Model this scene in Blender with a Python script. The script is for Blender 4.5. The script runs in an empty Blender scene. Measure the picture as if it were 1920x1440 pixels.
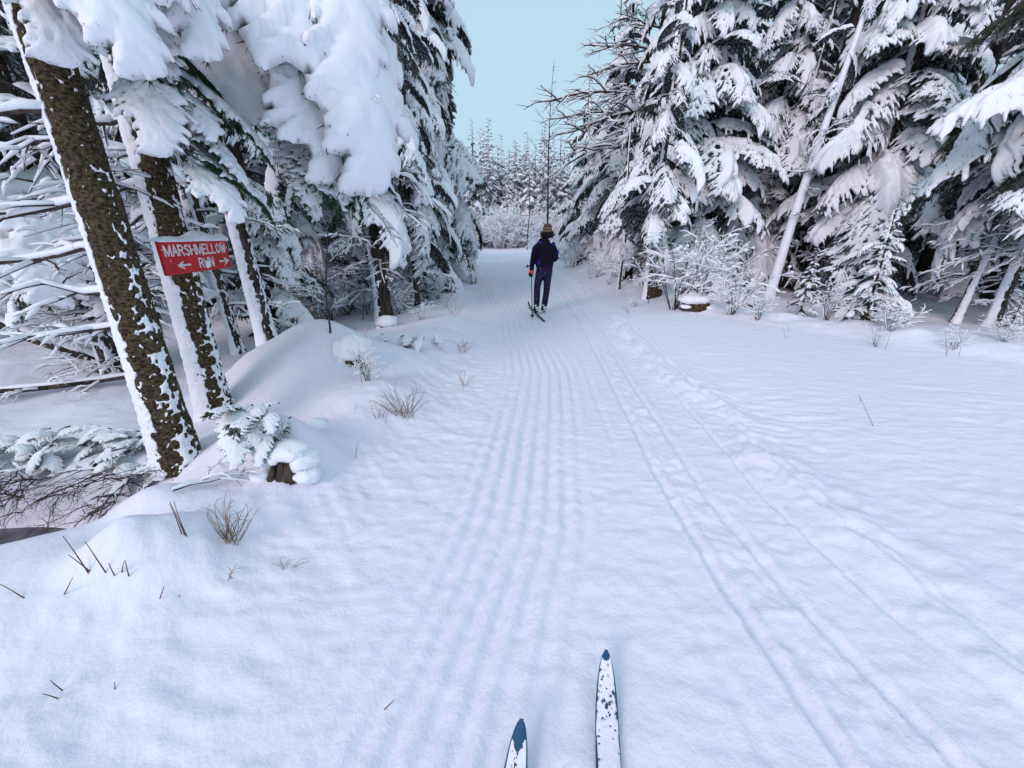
import bpy, math, random
import numpy as np

# ------------------------------------------------------------------ camera, sky, sun, exposure
random.seed(7); np.random.seed(7)
scene = bpy.context.scene
COL = scene.collection
EYE = 1.55                     # height of the phone above the trail, metres
PITCH = math.radians(20.7)
FOC = 740.0                    # focal length in pixels of the 1920 px wide photograph

cam_d = bpy.data.cameras.new('camera'); cam = bpy.data.objects.new('camera', cam_d); COL.objects.link(cam)
cam.location = (0, 0, EYE); cam.rotation_euler = (math.pi/2 - PITCH, 0, 0)
cam_d.sensor_width = 36; cam_d.lens = 36*FOC/1920; cam_d.clip_start = .05; cam_d.clip_end = 600
scene.camera = cam

SUN_EL, SUN_AZ = 29, 212        # degrees; azimuth measured from +Y (ahead) towards +X (right)
world = bpy.data.worlds.new('World'); scene.world = world; world.use_nodes = True
nt = world.node_tree; nt.nodes.clear()
def wn(t, **k):
    n = nt.nodes.new(t)
    for a, b in k.items(): setattr(n, a, b)
    return n
sky = wn('ShaderNodeTexSky', sky_type='NISHITA', sun_disc=False, sun_elevation=math.radians(SUN_EL), sun_rotation=math.radians(SUN_AZ), air_density=1.0, dust_density=3.0, ozone_density=2.0)
ov = wn('ShaderNodeMix', data_type='RGBA'); ov.inputs[0].default_value = .93
ov.inputs[7].default_value = (5.82, 8.22, 10.0, 1)       # even, thin overcast veil over the clear sky (as bright as the sky behind it)
bg = wn('ShaderNodeBackground'); bg.inputs['Strength'].default_value = .0915
wo = wn('ShaderNodeOutputWorld')
nt.links.new(sky.outputs[0], ov.inputs[6]); nt.links.new(ov.outputs[2], bg.inputs[0]); nt.links.new(bg.outputs[0], wo.inputs[0])

sun_d = bpy.data.lights.new('sun', 'SUN'); sun_d.energy = 1.45; sun_d.angle = math.radians(22); sun_d.color = (1.0, .80, .83)
sun = bpy.data.objects.new('sun', sun_d); COL.objects.link(sun)
_e, _a = math.radians(SUN_EL), math.radians(SUN_AZ)
from mathutils import Vector, Matrix, Euler
sun.rotation_euler = Vector((math.cos(_e)*math.sin(_a), math.cos(_e)*math.cos(_a), math.sin(_e))).to_track_quat('Z', 'Y').to_euler()
vs = scene.view_settings
vs.view_transform = 'Standard'; vs.look = 'None'; vs.exposure = 0.02; vs.gamma = 1; vs.use_curve_mapping = False
scene.cycles.max_bounces = 5; scene.cycles.diffuse_bounces = 4; scene.cycles.glossy_bounces = 2
scene.cycles.transmission_bounces = 2; scene.cycles.volume_bounces = 0; scene.cycles.transparent_max_bounces = 4

# ------------------------------------------------------------------ helpers
CP, SP = math.cos(PITCH), math.sin(PITCH)
def ray(px, py):
    u = (px-960)/FOC; v = (720-py)/FOC
    return u, CP+v*SP, -SP+v*CP
def G(px, py, z=0.0):
    """world x, y of the point at height z that the photograph shows at px, py"""
    a, b, c = ray(px, py); t = (z-EYE)/c
    return a*t, b*t
def D(px, py, y):
    """world point at distance y ahead that the photograph shows at px, py"""
    a, b, c = ray(px, py); t = y/b
    return np.array([a*t, y, EYE+c*t])

def _hash(ix, iy, iz, seed):
    h = (ix*374761393 + iy*668265263 + iz*2147483647 + seed*1274126177) & 0xffffffff
    h = ((h ^ (h >> 13))*1274126177) & 0xffffffff
    h = ((h ^ (h >> 16))*2246822519) & 0xffffffff
    return ((h ^ (h >> 15)) & 0xffffff)/float(0xffffff)
def vn(x, y, z=0.0, seed=0):
    x = np.asarray(x, float); y = np.asarray(y, float)+x*0; z = np.asarray(z, float)+x*0
    ix = np.floor(x).astype(np.int64); iy = np.floor(y).astype(np.int64); iz = np.floor(z).astype(np.int64)
    fx, fy, fz = x-ix, y-iy, z-iz
    fx = fx*fx*(3-2*fx); fy = fy*fy*(3-2*fy); fz = fz*fz*(3-2*fz)
    r = 0
    for dx in (0, 1):
        for dy in (0, 1):
            for dz in (0, 1):
                w = (fx if dx else 1-fx)*(fy if dy else 1-fy)*(fz if dz else 1-fz)
                r = r + w*_hash(ix+dx, iy+dy, iz+dz, seed)
    return r*2-1
def fbm(x, y, z=0.0, seed=0, o=3):
    r = 0; a = 1; f = 1
    for k in range(o):
        r = r + a*vn(np.asarray(x)*f, np.asarray(y)*f, np.asarray(z)*f, seed+k*17); a *= .5; f *= 2.03
    return r/1.75

def ss(a, b, x):
    t = np.clip((x-a)/(b-a), 0, 1); return t*t*(3-2*t)

class MB:
    """collects triangles and quads"""
    def __init__(s): s.V = []; s.T = []; s.Q = []; s.n = 0; s.TM = []; s.QM = []
    def add(s, V, T=None, Q=None, m=0):
        V = np.asarray(V, float).reshape(-1, 3)
        if T is not None and len(T): s.T.append(np.asarray(T, np.int64).reshape(-1, 3)+s.n); s.TM.append(np.full(len(s.T[-1]), m))
        if Q is not None and len(Q): s.Q.append(np.asarray(Q, np.int64).reshape(-1, 4)+s.n); s.QM.append(np.full(len(s.Q[-1]), m))
        s.V.append(V); s.n += len(V)
    def arrays(s):
        V = np.concatenate(s.V) if s.V else np.zeros((0, 3))
        T = np.concatenate(s.T) if s.T else np.zeros((0, 3), np.int64)
        Q = np.concatenate(s.Q) if s.Q else np.zeros((0, 4), np.int64)
        return V, T, Q
    def mesh(s, name, mats, smooth=True):
        V, T, Q = s.arrays()
        me = bpy.data.meshes.new(name)
        me.vertices.add(len(V)); me.vertices.foreach_set('co', V.astype(np.float32).ravel())
        nl = len(T)*3+len(Q)*4
        me.loops.add(nl); me.loops.foreach_set('vertex_index', np.concatenate([T.ravel(), Q.ravel()]).astype(np.int32))
        me.polygons.add(len(T)+len(Q))
        st = np.concatenate([np.arange(len(T))*3, len(T)*3+np.arange(len(Q))*4]).astype(np.int32)
        me.polygons.foreach_set('loop_start', st)
        mi = np.concatenate((s.TM if s.TM else [])+(s.QM if s.QM else [])) if (s.TM or s.QM) else np.zeros(0)
        me.polygons.foreach_set('material_index', mi.astype(np.int32))
        me.polygons.foreach_set('use_smooth', np.full(len(T)+len(Q), bool(smooth)))
        for m in (mats if isinstance(mats, (list, tuple)) else [mats]): me.materials.append(m)
        me.update(calc_edges=True); me.validate()
        return me

def link(name, me, parent=None, loc=None, rot=None, sc=None):
    o = bpy.data.objects.new(name, me); COL.objects.link(o)
    if parent is not None: o.parent = parent
    if loc is not None: o.location = loc
    if rot is not None: o.rotation_euler = rot
    if sc is not None: o.scale = (sc, sc, sc) if np.isscalar(sc) else sc
    return o
def tag(o, label=None, cat=None, group=None, kind=None):
    if label: o['label'] = label
    if cat: o['category'] = cat
    if group: o['group'] = group
    if kind: o['kind'] = kind
    return o
def thing(name, label, cat, loc=(0, 0, 0), rz=0, group=None):
    o = bpy.data.objects.new(name, None); COL.objects.link(o); o.location = loc; o.rotation_euler = (0, 0, rz)
    o.empty_display_size = .2
    return tag(o, label, cat, group)

def tube_arr(P, R, k=6, cap=True, squash=None):
    P = np.asarray(P, float); n = len(P); R = np.full(n, R) if np.isscalar(R) else np.asarray(R, float)
    T = np.gradient(P, axis=0); T /= np.linalg.norm(T, axis=1)[:, None]+1e-9
    up = np.array([0, 0, 1.0]) if abs(T[0, 2]) < .9 else np.array([1.0, 0, 0])
    A = np.cross(T, up); A /= np.linalg.norm(A, axis=1)[:, None]+1e-9
    B = np.cross(A, T)
    th = np.arange(k)*2*math.pi/k
    RR = R[:, None, None] if R.ndim == 1 else R[:, :, None]
    if squash is None: squash = 1
    V = P[:, None, :] + RR*(np.cos(th)[None, :, None]*A[:, None, :] + squash*np.sin(th)[None, :, None]*B[:, None, :])
    V = V.reshape(-1, 3)
    i = np.arange(n-1)[:, None]*k; j = np.arange(k)[None, :]; j2 = (j+1) % k
    Q = np.stack([i+j, i+j2, i+k+j2, i+k+j], -1).reshape(-1, 4)
    Tt = []
    if cap:
        V = np.concatenate([V, P[:1], P[-1:]]); c0, c1 = n*k, n*k+1
        for a in range(k):
            b = (a+1) % k
            Tt += [(c0, b, a), (c1, (n-1)*k+a, (n-1)*k+b)]
    return V, np.array(Tt, np.int64).reshape(-1, 3), Q
def tube(mb, P, R, k=6, m=0, cap=True, squash=None):
    V, T, Q = tube_arr(P, R, k, cap, squash); mb.add(V, T, Q, m)

def shell(mb, P, Dr, F, thick, under=.004, power=.5, m=0, m2=None):
    """a layer lying on the point grid P wherever the field F is above 0, its rim on the F = 0 line; thickness thick*F**power along Dr"""
    ins = F > 0
    n0, n1 = F.shape
    crossP = np.zeros_like(P); cnt = np.zeros(F.shape)
    for dx in (-1, 0, 1):
        for dy in (-1, 0, 1):
            if dx == 0 and dy == 0: continue
            a0, a1 = max(0, -dx), n0-max(0, dx); b0, b1 = max(0, -dy), n1-max(0, dy)
            s0, s1 = slice(a0, a1), slice(b0, b1)
            o0, o1 = slice(a0+dx, a1+dx), slice(b0+dy, b1+dy)
            Fi = F[o0, o1]; Fo = F[s0, s1]
            ok = (Fi > 0) & (Fo <= 0)
            t = np.where(ok, Fi/np.maximum(Fi-Fo, 1e-9), 0)
            pt = P[o0, o1] + t[..., None]*(P[s0, s1]-P[o0, o1])
            crossP[s0, s1] += np.where(ok[..., None], pt, 0); cnt[s0, s1] += ok
    rim = (~ins) & (cnt > 0)
    base = np.where(rim[..., None], crossP/np.maximum(cnt, 1)[..., None], P)
    used = ins | rim
    th = thick*np.power(np.clip(F, 0, None), power)
    top = base + Dr*th[..., None]; bot = base - Dr*under*ins[..., None]
    cell = used[:-1, :-1] & used[1:, :-1] & used[:-1, 1:] & used[1:, 1:]
    cell &= ins[:-1, :-1] | ins[1:, :-1] | ins[:-1, 1:] | ins[1:, 1:]
    tid = np.full(F.shape, -1); tid[used] = np.arange(used.sum())
    nb = used.sum()
    bid = tid.copy(); bid[ins] = nb + np.arange(ins.sum())
    ci, cj = np.nonzero(cell)
    q = lambda I: np.stack([I[ci, cj], I[ci+1, cj], I[ci+1, cj+1], I[ci, cj+1]], -1)
    Q = np.concatenate([q(tid), q(bid)[:, ::-1]])
    mb.add(np.concatenate([top[used], bot[ins]]), None, Q[:len(ci)], m)
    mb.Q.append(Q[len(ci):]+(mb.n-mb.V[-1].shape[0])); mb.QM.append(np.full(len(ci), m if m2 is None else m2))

# ------------------------------------------------------------------ materials
def mat(name, color, rough=.7, build=None, spec=.3):
    m = bpy.data.materials.new(name); m.use_nodes = True
    n = m.node_tree.nodes; b = n['Principled BSDF']
    b.inputs['Base Color'].default_value = (*color, 1); b.inputs['Roughness'].default_value = rough
    b.inputs['Specular IOR Level'].default_value = spec
    if build: build(m.node_tree, b)
    return m
def N(t, ty, **k):
    n = t.nodes.new(ty)
    for a, b in k.items():
        if a.startswith('i_'): n.inputs[a[2:].replace('_', ' ')].default_value = b
        else: setattr(n, a, b)
    return n
def noise_col(c1, c2, scale, detail=4, bump=0, dist=.01, coord='Object', lo=.35, hi=.65, stretch=(1, 1, 1), objvar=0):
    def f(t, b):
        tc = N(t, 'ShaderNodeTexCoord'); mp = N(t, 'ShaderNodeMapping'); mp.inputs['Scale'].default_value = stretch
        t.links.new(tc.outputs[coord], mp.inputs[0])
        nz = N(t, 'ShaderNodeTexNoise', i_Scale=scale, i_Detail=detail); t.links.new(mp.outputs[0], nz.inputs['Vector'])
        cr = N(t, 'ShaderNodeValToRGB'); cr.color_ramp.elements[0].position = lo; cr.color_ramp.elements[1].position = hi
        cr.color_ramp.elements[0].color = (*c1, 1); cr.color_ramp.elements[1].color = (*c2, 1)
        t.links.new(nz.outputs['Fac'], cr.inputs[0])
        out = cr.outputs[0]
        if objvar:
            oi = N(t, 'ShaderNodeObjectInfo'); hs = N(t, 'ShaderNodeHueSaturation')
            mr = N(t, 'ShaderNodeMapRange'); mr.inputs[3].default_value = 1-objvar; mr.inputs[4].default_value = 1+objvar
            t.links.new(oi.outputs['Random'], mr.inputs[0]); t.links.new(mr.outputs[0], hs.inputs['Value']); t.links.new(out, hs.inputs['Color'])
            out = hs.outputs[0]
        t.links.new(out, b.inputs['Base Color'])
        if bump:
            bp = N(t, 'ShaderNodeBump', i_Strength=bump, i_Distance=dist); t.links.new(nz.outputs['Fac'], bp.inputs['Height']); t.links.new(bp.outputs[0], b.inputs['Normal'])
    return f
def snow_nodes(scale, strength, dist):
    def f(t, b):
        tc = N(t, 'ShaderNodeTexCoord')
        nz = N(t, 'ShaderNodeTexNoise', i_Scale=scale, i_Detail=5, i_Roughness=.6); t.links.new(tc.outputs['Object'], nz.inputs['Vector'])
        bp = N(t, 'ShaderNodeBump', i_Strength=strength, i_Distance=dist); t.links.new(nz.outputs['Fac'], bp.inputs['Height']); t.links.new(bp.outputs[0], b.inputs['Normal'])
        cr = N(t, 'ShaderNodeValToRGB'); cr.color_ramp.elements[0].color = (.87, .87, .93, 1); cr.color_ramp.elements[1].color = (.92, .92, .96, 1)
        t.links.new(nz.outputs['Fac'], cr.inputs[0]); t.links.new(cr.outputs[0], b.inputs['Base Color'])
    return f
M_SNOW = mat('snow', (.86, .86, .94), .6, snow_nodes(14, .35, .02), .2)
def ground_snow(t, b):
    tc = N(t, 'ShaderNodeTexCoord')
    n1 = N(t, 'ShaderNodeTexNoise', i_Scale=60, i_Detail=4, i_Roughness=.65); t.links.new(tc.outputs['Object'], n1.inputs['Vector'])
    n2 = N(t, 'ShaderNodeTexNoise', i_Scale=9, i_Detail=3); t.links.new(tc.outputs['Object'], n2.inputs['Vector'])
    n3 = N(t, 'ShaderNodeTexNoise', i_Scale=.6, i_Detail=3); t.links.new(tc.outputs['Object'], n3.inputs['Vector'])
    b1 = N(t, 'ShaderNodeBump', i_Strength=.5, i_Distance=.009); t.links.new(n1.outputs['Fac'], b1.inputs['Height'])
    b2 = N(t, 'ShaderNodeBump', i_Strength=.5, i_Distance=.025); t.links.new(n2.outputs['Fac'], b2.inputs['Height']); t.links.new(b1.outputs[0], b2.inputs['Normal'])
    t.links.new(b2.outputs[0], b.inputs['Normal'])
    cr = N(t, 'ShaderNodeValToRGB'); cr.color_ramp.elements[0].color = (.87, .82, .93, 1); cr.color_ramp.elements[1].color = (.87, .85, .94, 1)
    cr.color_ramp.elements[0].position = .4; cr.color_ramp.elements[1].position = .6
    t.links.new(n3.outputs['Fac'], cr.inputs[0]); t.links.new(cr.outputs[0], b.inputs['Base Color'])
M_GROUND = mat('ground_snow', (.86, .86, .94), .6, ground_snow, .2)
M_NEEDLE = mat('needles', (.03, .05, .03), .6, noise_col((.018, .032, .020), (.085, .11, .08), 14, 2, objvar=.3), .2)
M_NEEDLE_G = mat('fresh_needles', (.03, .09, .03), .55, noise_col((.012, .05, .02), (.04, .10, .035), 12, 2), .2)
M_TWIG = mat('twig', (.06, .045, .04), .8, noise_col((.03, .02, .022), (.10, .07, .06), 20, 3, objvar=.2), .2)
M_BARK = mat('bark', (.09, .07, .05), .9, noise_col((.03, .02, .013), (.20, .15, .085), 44, 12, 1.0, .05, stretch=(1, 1, 1.5), lo=.36, hi=.74), .15)
M_BARKD = mat('dark_bark', (.05, .04, .035), .9, noise_col((.02, .016, .015), (.10, .075, .06), 14, 5, .8, .02, stretch=(1, 1, .4)), .15)
M_FROST = mat('frosted_twig', (.55, .5, .55), .8, noise_col((.16, .11, .13), (.72, .69, .76), 9, 3, lo=.35, hi=.6), .2)
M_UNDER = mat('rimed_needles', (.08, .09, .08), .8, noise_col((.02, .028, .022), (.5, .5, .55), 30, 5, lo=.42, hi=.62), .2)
M_FROSTN = mat('frosted_needles', (.3, .28, .3), .7, noise_col((.22, .18, .22), (.74, .70, .77), 5, 3, lo=.3, hi=.6, objvar=.2), .2)
M_GRASS = mat('dry_grass', (.25, .17, .10), .8, noise_col((.12, .08, .055), (.34, .23, .13), 15, 2), .2)
M_STALK = mat('red_stalk', (.12, .05, .04), .8, noise_col((.06, .03, .025), (.2, .09, .06), 15, 2), .2)
M_RED = mat('red_paint', (.55, .01, .012), .45, noise_col((.42, .006, .008), (.62, .012, .014), 6, 4, .15, .003), .4)
M_WHITE = mat('white_paint', (.75, .75, .72), .6, noise_col((.6, .6, .58), (.8, .8, .78), 30, 3))

# ------------------------------------------------------------------ terrain
_ly = np.array([-4, 0, .9, 1.26, 1.9, 3.5, 7.6, 15, 26, 50, 90.])
_lx = np.array([-2.6, -2.1, -1.85, -1.5, -1.12, -.8, -.75, -1.3, -3.2, -7, -14])
_ry = np.array([-4, 3.5, 6, 12.7, 26, 50, 90.])
_rx = np.array([1.9, 1.92, 1.86, 2.2, 2.0, .8, -1])
_cy = np.array([-4, .7, 1.75, 4.5, 8, 10.4, 16, 26, 50, 90.])
_cx = np.array([-.6, -.27, .0, .3, .1, -.15, -.7, -1.6, -5, -9])
_fy = np.array([-4, 3, 4.9, 6.7, 8.1, 12.5, 26, 50, 90])     # inner edge of the forest on the right
_fx = np.array([9, 8, 6.7, 5.1, 4.0, 3.5, 3.2, 2, 0])
def bump2(x, y, cx, cy, rx, ry, h, rot=0, p=2):
    c, s = math.cos(rot), math.sin(rot)
    a = ((x-cx)*c+(y-cy)*s)/rx; b = (-(x-cx)*s+(y-cy)*c)/ry
    return h*np.exp(-np.power(a*a+b*b, p/2))
PADS = []                                              # soft snow pillows: x, y, radius x, radius y, height
def pad(px, py, rx, ry, h, z=0.0, rot=0):
    x, y = G(px, py, z); PADS.append((x, y, rx, ry, h, rot))
pad(548, 705, .72, .75, .52, .1); pad(665, 680, .7, .5, .24, .1); pad(760, 640, .8, .5, .15, .1)
pad(500, 865, .30, .22, .22); pad(560, 880, .2, .2, .16); pad(330, 1060, .27, .2, .14); pad(170, 1120, .6, .2, .03); pad(250, 1085, .2, .15, .08)
pad(30, 1090, .5, .2, .02); pad(700, 770, .5, .4, .12); pad(850, 620, .6, .8, .1); pad(300, 960, .25, .15, .12)
pad(120, 900, .9, .35, -.02)
def height(x, y, fine=True):
    x = np.asarray(x, float); y = np.asarray(y, float)
    l = np.interp(y, _ly, _lx); r = np.interp(y, _ry, _rx); f = np.interp(y, _fy, _fx)
    eL = l-x; eR = x-r; eF = x-f
    h = .03*fbm(x*.35, y*.35, seed=3)
    # left bank
    h = h + .10*ss(-.1, .5, eL)*(1-ss(.5, 2.2, eL)) + ss(.2, 3, eL)*(.10*fbm(x*.8, y*.8, seed=11)+.02)
    h = h - .10*ss(1.2, 3, eL)*(y < 60)
    h = h + bump2(x, y, -3.35, 2.02, 1.05, .34, -.46, .06, 4)
    for (cx, cy, rx, ry, hh, rot) in PADS: h = h + bump2(x, y, cx, cy, rx, ry, hh, rot, 2.6)
    # right side: soft berm of cast-up snow, open field, then the forest floor
    w = r + .10*fbm(y*1.7, x*0+1, seed=5)
    h = h + .06*np.exp(-((x-w)/.22)**2)*(1+1.1*fbm(x*5, y*4, seed=8)) + .05*ss(0, .9, eR)
    h = h + ss(-.6, .2, eF)*(1-ss(.2, 1.4, eF))*(.13+.13*fbm(x*2.3, y*2.3, seed=21)) - .22*ss(.5, 1.8, eF)
    h = h + ss(0, 3, eF)*.15*fbm(x*.7, y*.7, seed=23)
    # where the wheel-like ridge of the far curve closes the trail
    h = h + .55*ss(43, 52, y) + ss(37, 43, y)*.22*fbm(x*.55, y*.6, seed=91)
    if not fine: return h
    c = np.interp(y, _cy, _cx)
    inn = ss(-.05, .25, -eL)*ss(-.05, .25, -eR)
    k = (x-c+.012*vn(x*1.4, y*.9, seed=33)+.004*vn(x*9, y*7, seed=34))/.055
    amp = .023*np.exp(-(np.abs(x-c-.02)/(.36+.02*y))**4)*(.75+.5*vn(x*1.3+9, y*.5, seed=31))
    h = h + inn*amp*np.sin(k*math.pi)*(.8+.4*vn(x*7, y*3, seed=32))
    def groove(xc, wd, dp, s):
        wob = xc + .006*fbm(y*1.3, y*0+s, seed=40+s)
        g = np.clip(np.abs(x-wob)/wd, 0, 2.2)
        return -dp*np.exp(-g**4) + dp*.45*np.exp(-((g-1.45)/.3)**2)
    tA = np.interp(y, [0, .7, 1.46, 2.33, 6, 12, 26], [1.07, 1.06, 1.01, 1.01, 1.24, 1.3, .2])
    tB = np.interp(y, [0, .7, 1.29, 2.04, 6, 12, 26], [1.5, 1.42, 1.30, 1.24, 1.46, 1.55, .6])
    h = h + groove(tA, .031, .042, 1)*(.75+.5*vn(y*.8, y*0, seed=51)) + groove(tB, .031, .040, 2)*(.75+.4*vn(y*.8, y*0+3, seed=52))
    h = h + groove(tB+.36, .022, .022, 3)*ss(.1, .5, vn(y*.35, y*0+5, seed=53)*.5+.5) + groove(tB+.62, .03, .016, 4)*.8
    h = h + groove(tA-.02-.22, .03, .010, 6)*ss(.3, .8, vn(y*.5, y*0+7, seed=54)*.5+.5)
    # churned snow between and beside the ski tracks
    ch = np.exp(-((x-(tA+tB)/2)/.16)**2)+.6*np.exp(-((x-r+.15)/.3)**2)
    h = h + ch*(.014*fbm(x*14, y*10, seed=61)+.010*fbm(x*34, y*26, seed=62))
    # wind and slide ripples across the whole trail
    q = ss(-.9, .1, -eL)
    h = h + q*(1-.8*np.exp(-((x-c)/.35)**2))*(.3+.7*ss(-.3, .4, vn(x*.9, y*.6, seed=77)))*.013*fbm(x*5.0+vn(x*2, y*2, seed=78)*2, y*13+x*3, seed=71) + q*.0055*fbm(x*14, y*24, seed=72)
    rid = 1-2*np.abs(vn(x*5+vn(x*3, y*3, seed=79), y*15, seed=80)); h = h + q*(1-.75*np.exp(-((x-c)/.35)**2))*.0045*rid*np.clip(rid, 0, 1)
    lf = ss(-1.0, -.1, -eL)*(1-ss(.0, 1.0, -eL))
    h = h + lf*.020*fbm((x*.8+y*.6)*11, (y*.8-x*.6)*4, seed=73)
    rg = ss(.3, 1.0, eR)*(1-ss(-1, .2, eF))
    h = h + rg*(.15+.85*(1-ss(.5, 1.3, eR)))*.013*fbm(x*3, y*10, seed=74)
    h = h + ss(-.2, .3, eL)*(.02*fbm(x*3, y*3, seed=75)+.005*fbm(x*13, y*13, seed=76))
    return h
def hz(x, y): return float(height(np.array([x]), np.array([y]), False)[0])
def GT(px, py):
    """where the line of sight through px, py meets the snow"""
    a, b, c = ray(px, py); t = np.linspace(.9, 60, 12000); d = EYE+c*t-height(a*t, b*t, False)
    k = np.nonzero(d < 0)[0]; t = t[k[0]] if len(k) else -EYE/c
    return a*t, b*t

def axis_pts(lo, a, b, hi, d, g):
    core = np.arange(a, b, d); L = [a]; s = d
    while L[-1] > lo: s *= g; L.append(L[-1]-s)
    R = [core[-1]]; s = d
    while R[-1] < hi: s *= g; R.append(R[-1]+s)
    return np.concatenate([np.array(L[1:])[::-1], core, np.array(R[1:])])
gx = axis_pts(-220, -2.2, 2.9, 220, .0165, 1.022)
gy = axis_pts(-60, .45, 3.2, 330, .017, 1.0125)
X, Y = np.meshgrid(gx, gy, indexing='ij')
Z = height(X, Y)
mb = MB(); n0, n1 = X.shape
idx = np.arange(n0*n1).reshape(n0, n1)
mb.add(np.stack([X, Y, Z], -1), None, np.stack([idx[:-1, :-1], idx[1:, :-1], idx[1:, 1:], idx[:-1, 1:]], -1).reshape(-1, 4))
tag(link('snow_ground', mb.mesh('snow_ground', M_GROUND)), kind='structure')
print('ground', n0*n1)

# ------------------------------------------------------------------ boughs
def bough_fields(rs, L=1.0, W=.34, nt=9, tang=48, fork=True):
    """twigs of one bough in its own flat plan: list of (s0, y0, s1, y1, radius)"""
    tw = []
    for i in range(nt):
        s = .12+.86*(i+.3*rs.rand())/nt
        for sd in (-1, 1):
            l = W*(1-s)**.55*(.5+.5*min(1, s*4))*(.7+.6*rs.rand())+.03
            an = math.radians(tang+rs.uniform(-10, 12))*(1-.35*s)
            s0 = s+rs.uniform(-.02, .02)
            e = (s0+l*math.cos(an), sd*l*math.sin(an))
            tw.append((s0, 0, e[0], e[1], 1.0))
            if fork and l > .14:
                for q, sg in ((.45, 1), (.62, -1), (.8, 1)):
                    b = (s0+(e[0]-s0)*q, e[1]*q); l2 = l*.38*(.8+.5*rs.rand()); a2 = an*sd+sg*sd*.7
                    tw.append((b[0], b[1], b[0]+l2*math.cos(a2), b[1]+l2*math.sin(a2), .75))
    return tw
def make_bough(seed, W=.34, nt=9, a0=.15, a1=1.1, cover=1.0, thick=.05, res=.02, nd=.016, nlen=.045, snowr=.038, lat=.5, dead=False, lumps=0, fine=1.0, rag=0., poke=0., tang=48, rr0=1.0):
    """returns three meshes' arrays (wood, needles, snow) of a bough one metre long, growing along +X"""
    rs = np.random.RandomState(seed)
    tw = bough_fields(rs, 1, W, nt, tang)
    S = np.linspace(-.05, 1.3, 136)
    th = a0 - a1*np.clip(S, 0, 1.3)**1.2
    cx = np.concatenate([[0], np.cumsum(np.cos(th)[:-1]*np.diff(S))])-.05; cz = np.concatenate([[0], np.cumsum(np.sin(th)[:-1]*np.diff(S))])
    def W3(s, y):
        s = np.asarray(s, float); y = np.asarray(y, float)
        x = np.interp(s, S, cx); z = np.interp(s, S, cz); t = np.interp(s, S, th)
        dr = lat*np.abs(y)**1.5
        return np.stack([x-dr*np.sin(t)*-.0, y*(1-.15*np.abs(y)), z-dr], -1)
    def Nrm(s):
        t = np.interp(s, S, th); return np.stack([-np.sin(t), t*0, np.cos(t)], -1)
    wood = MB(); needle = MB(); snow = MB()
    s = np.linspace(-.02, 1, 9); tube(wood, W3(s, s*0)-np.array([0, 0, .004]), np.linspace(.017, .003, 9), 4)
    for (s0, y0, s1, y1, r) in tw:
        q = np.linspace(0, 1, 3); tube(wood, W3(s0+(s1-s0)*q, y0+(y1-y0)*q)-np.array([0, 0, .003]), [.005*r, .0035*r, .0015], 3, cap=False)
    # needles
    segs = tw+[(0.1, 0, 1.02, 0, 1.0)]
    NV = []
    for (s0, y0, s1, y1, r) in segs:
        l = math.hypot(s1-s0, y1-y0); n = max(3, int(l/nd))
        q = (np.arange(n)+rs.rand(n))/n*1.06
        B = W3(s0+(s1-s0)*q, y0+(y1-y0)*q)
        E = W3(s0+(s1-s0)*(q+.03/l), y0+(y1-y0)*(q+.03/l)); d = E-B; d /= np.linalg.norm(d, axis=1)[:, None]+1e-9
        up = np.array([0, 0, 1.0]); sd = np.cross(d, up); sd /= np.linalg.norm(sd, axis=1)[:, None]+1e-9
        for k in range(3):
            ph = (rs.rand(n)*1.3-.95) if k < 2 else -math.pi/2+rs.uniform(-.5, .5, n)
            sg = (1 if k == 0 else -1) if k < 2 else 1
            ndv = d*.75+sd*(sg*np.cos(ph))[:, None]*.8+up*(np.sin(ph))[:, None]*.8
            ndv /= np.linalg.norm(ndv, axis=1)[:, None]
            ln = nlen*(.6+.7*rs.rand(n))[:, None]
            wv = np.cross(ndv, rs.randn(n, 3)); wv /= np.linalg.norm(wv, axis=1)[:, None]+1e-9
            wv *= nlen*.10
            NV.append(np.stack([B-wv, B+wv, B+ndv*ln], 1))
        if poke:                                  # sprigs that stand up through the snow
            m_ = rs.rand(n) < poke; Bm = B[m_]; k_ = len(Bm)
            if k_:
                ndv = up*.9+d[m_]*.6+rs.randn(k_, 3)*.35; ndv /= np.linalg.norm(ndv, axis=1)[:, None]
                wv = np.cross(ndv, rs.randn(k_, 3)); wv /= np.linalg.norm(wv, axis=1)[:, None]+1e-9; wv *= nlen*.12
                NV.append(np.stack([Bm-wv, Bm+wv, Bm+ndv*nlen*(1.0+1.2*rs.rand(k_))[:, None]], 1))
    NV = np.concatenate(NV).reshape(-1, 3)
    if not dead: needle.add(NV, np.arange(len(NV)).reshape(-1, 3))
    # snow
    gs = np.arange(-.04, 1.3, res); gyy = np.arange(-W-.1, W+.1+res, res)
    SS, YY = np.meshgrid(gs, gyy, indexing='ij')
    jx = vn(SS*9, YY*9, seed=seed+100)*.012; jy = vn(SS*9, YY*9, seed=seed+200)*.012
    A, Bq = SS+jx, YY+jy
    acc = np.zeros_like(SS); best = np.full(SS.shape, -1.0)
    rsn = snowr*cover
    for (s0, y0, s1, y1, r) in segs:
        dx, dy = s1-s0, y1-y0; l2 = dx*dx+dy*dy
        t = np.clip(((A-s0)*dx+(Bq-y0)*dy)/l2, 0, 1)
        d2 = (A-s0-t*dx)**2+(Bq-y0-t*dy)**2
        rr = rsn*r*(1.25-.45*t)*(1.25 if y0 == 0 and y1 == 0 else 1)
        v = 1-np.sqrt(d2)/rr
        best = np.maximum(best, v); acc += np.clip(v+.25, 0, None)**3
    F = np.where(best > 0, np.minimum(acc**(1/3.)*.8, 1.5), best)
    F = np.where(best > 0, np.maximum(F-.2, best*.9), best)
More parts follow.
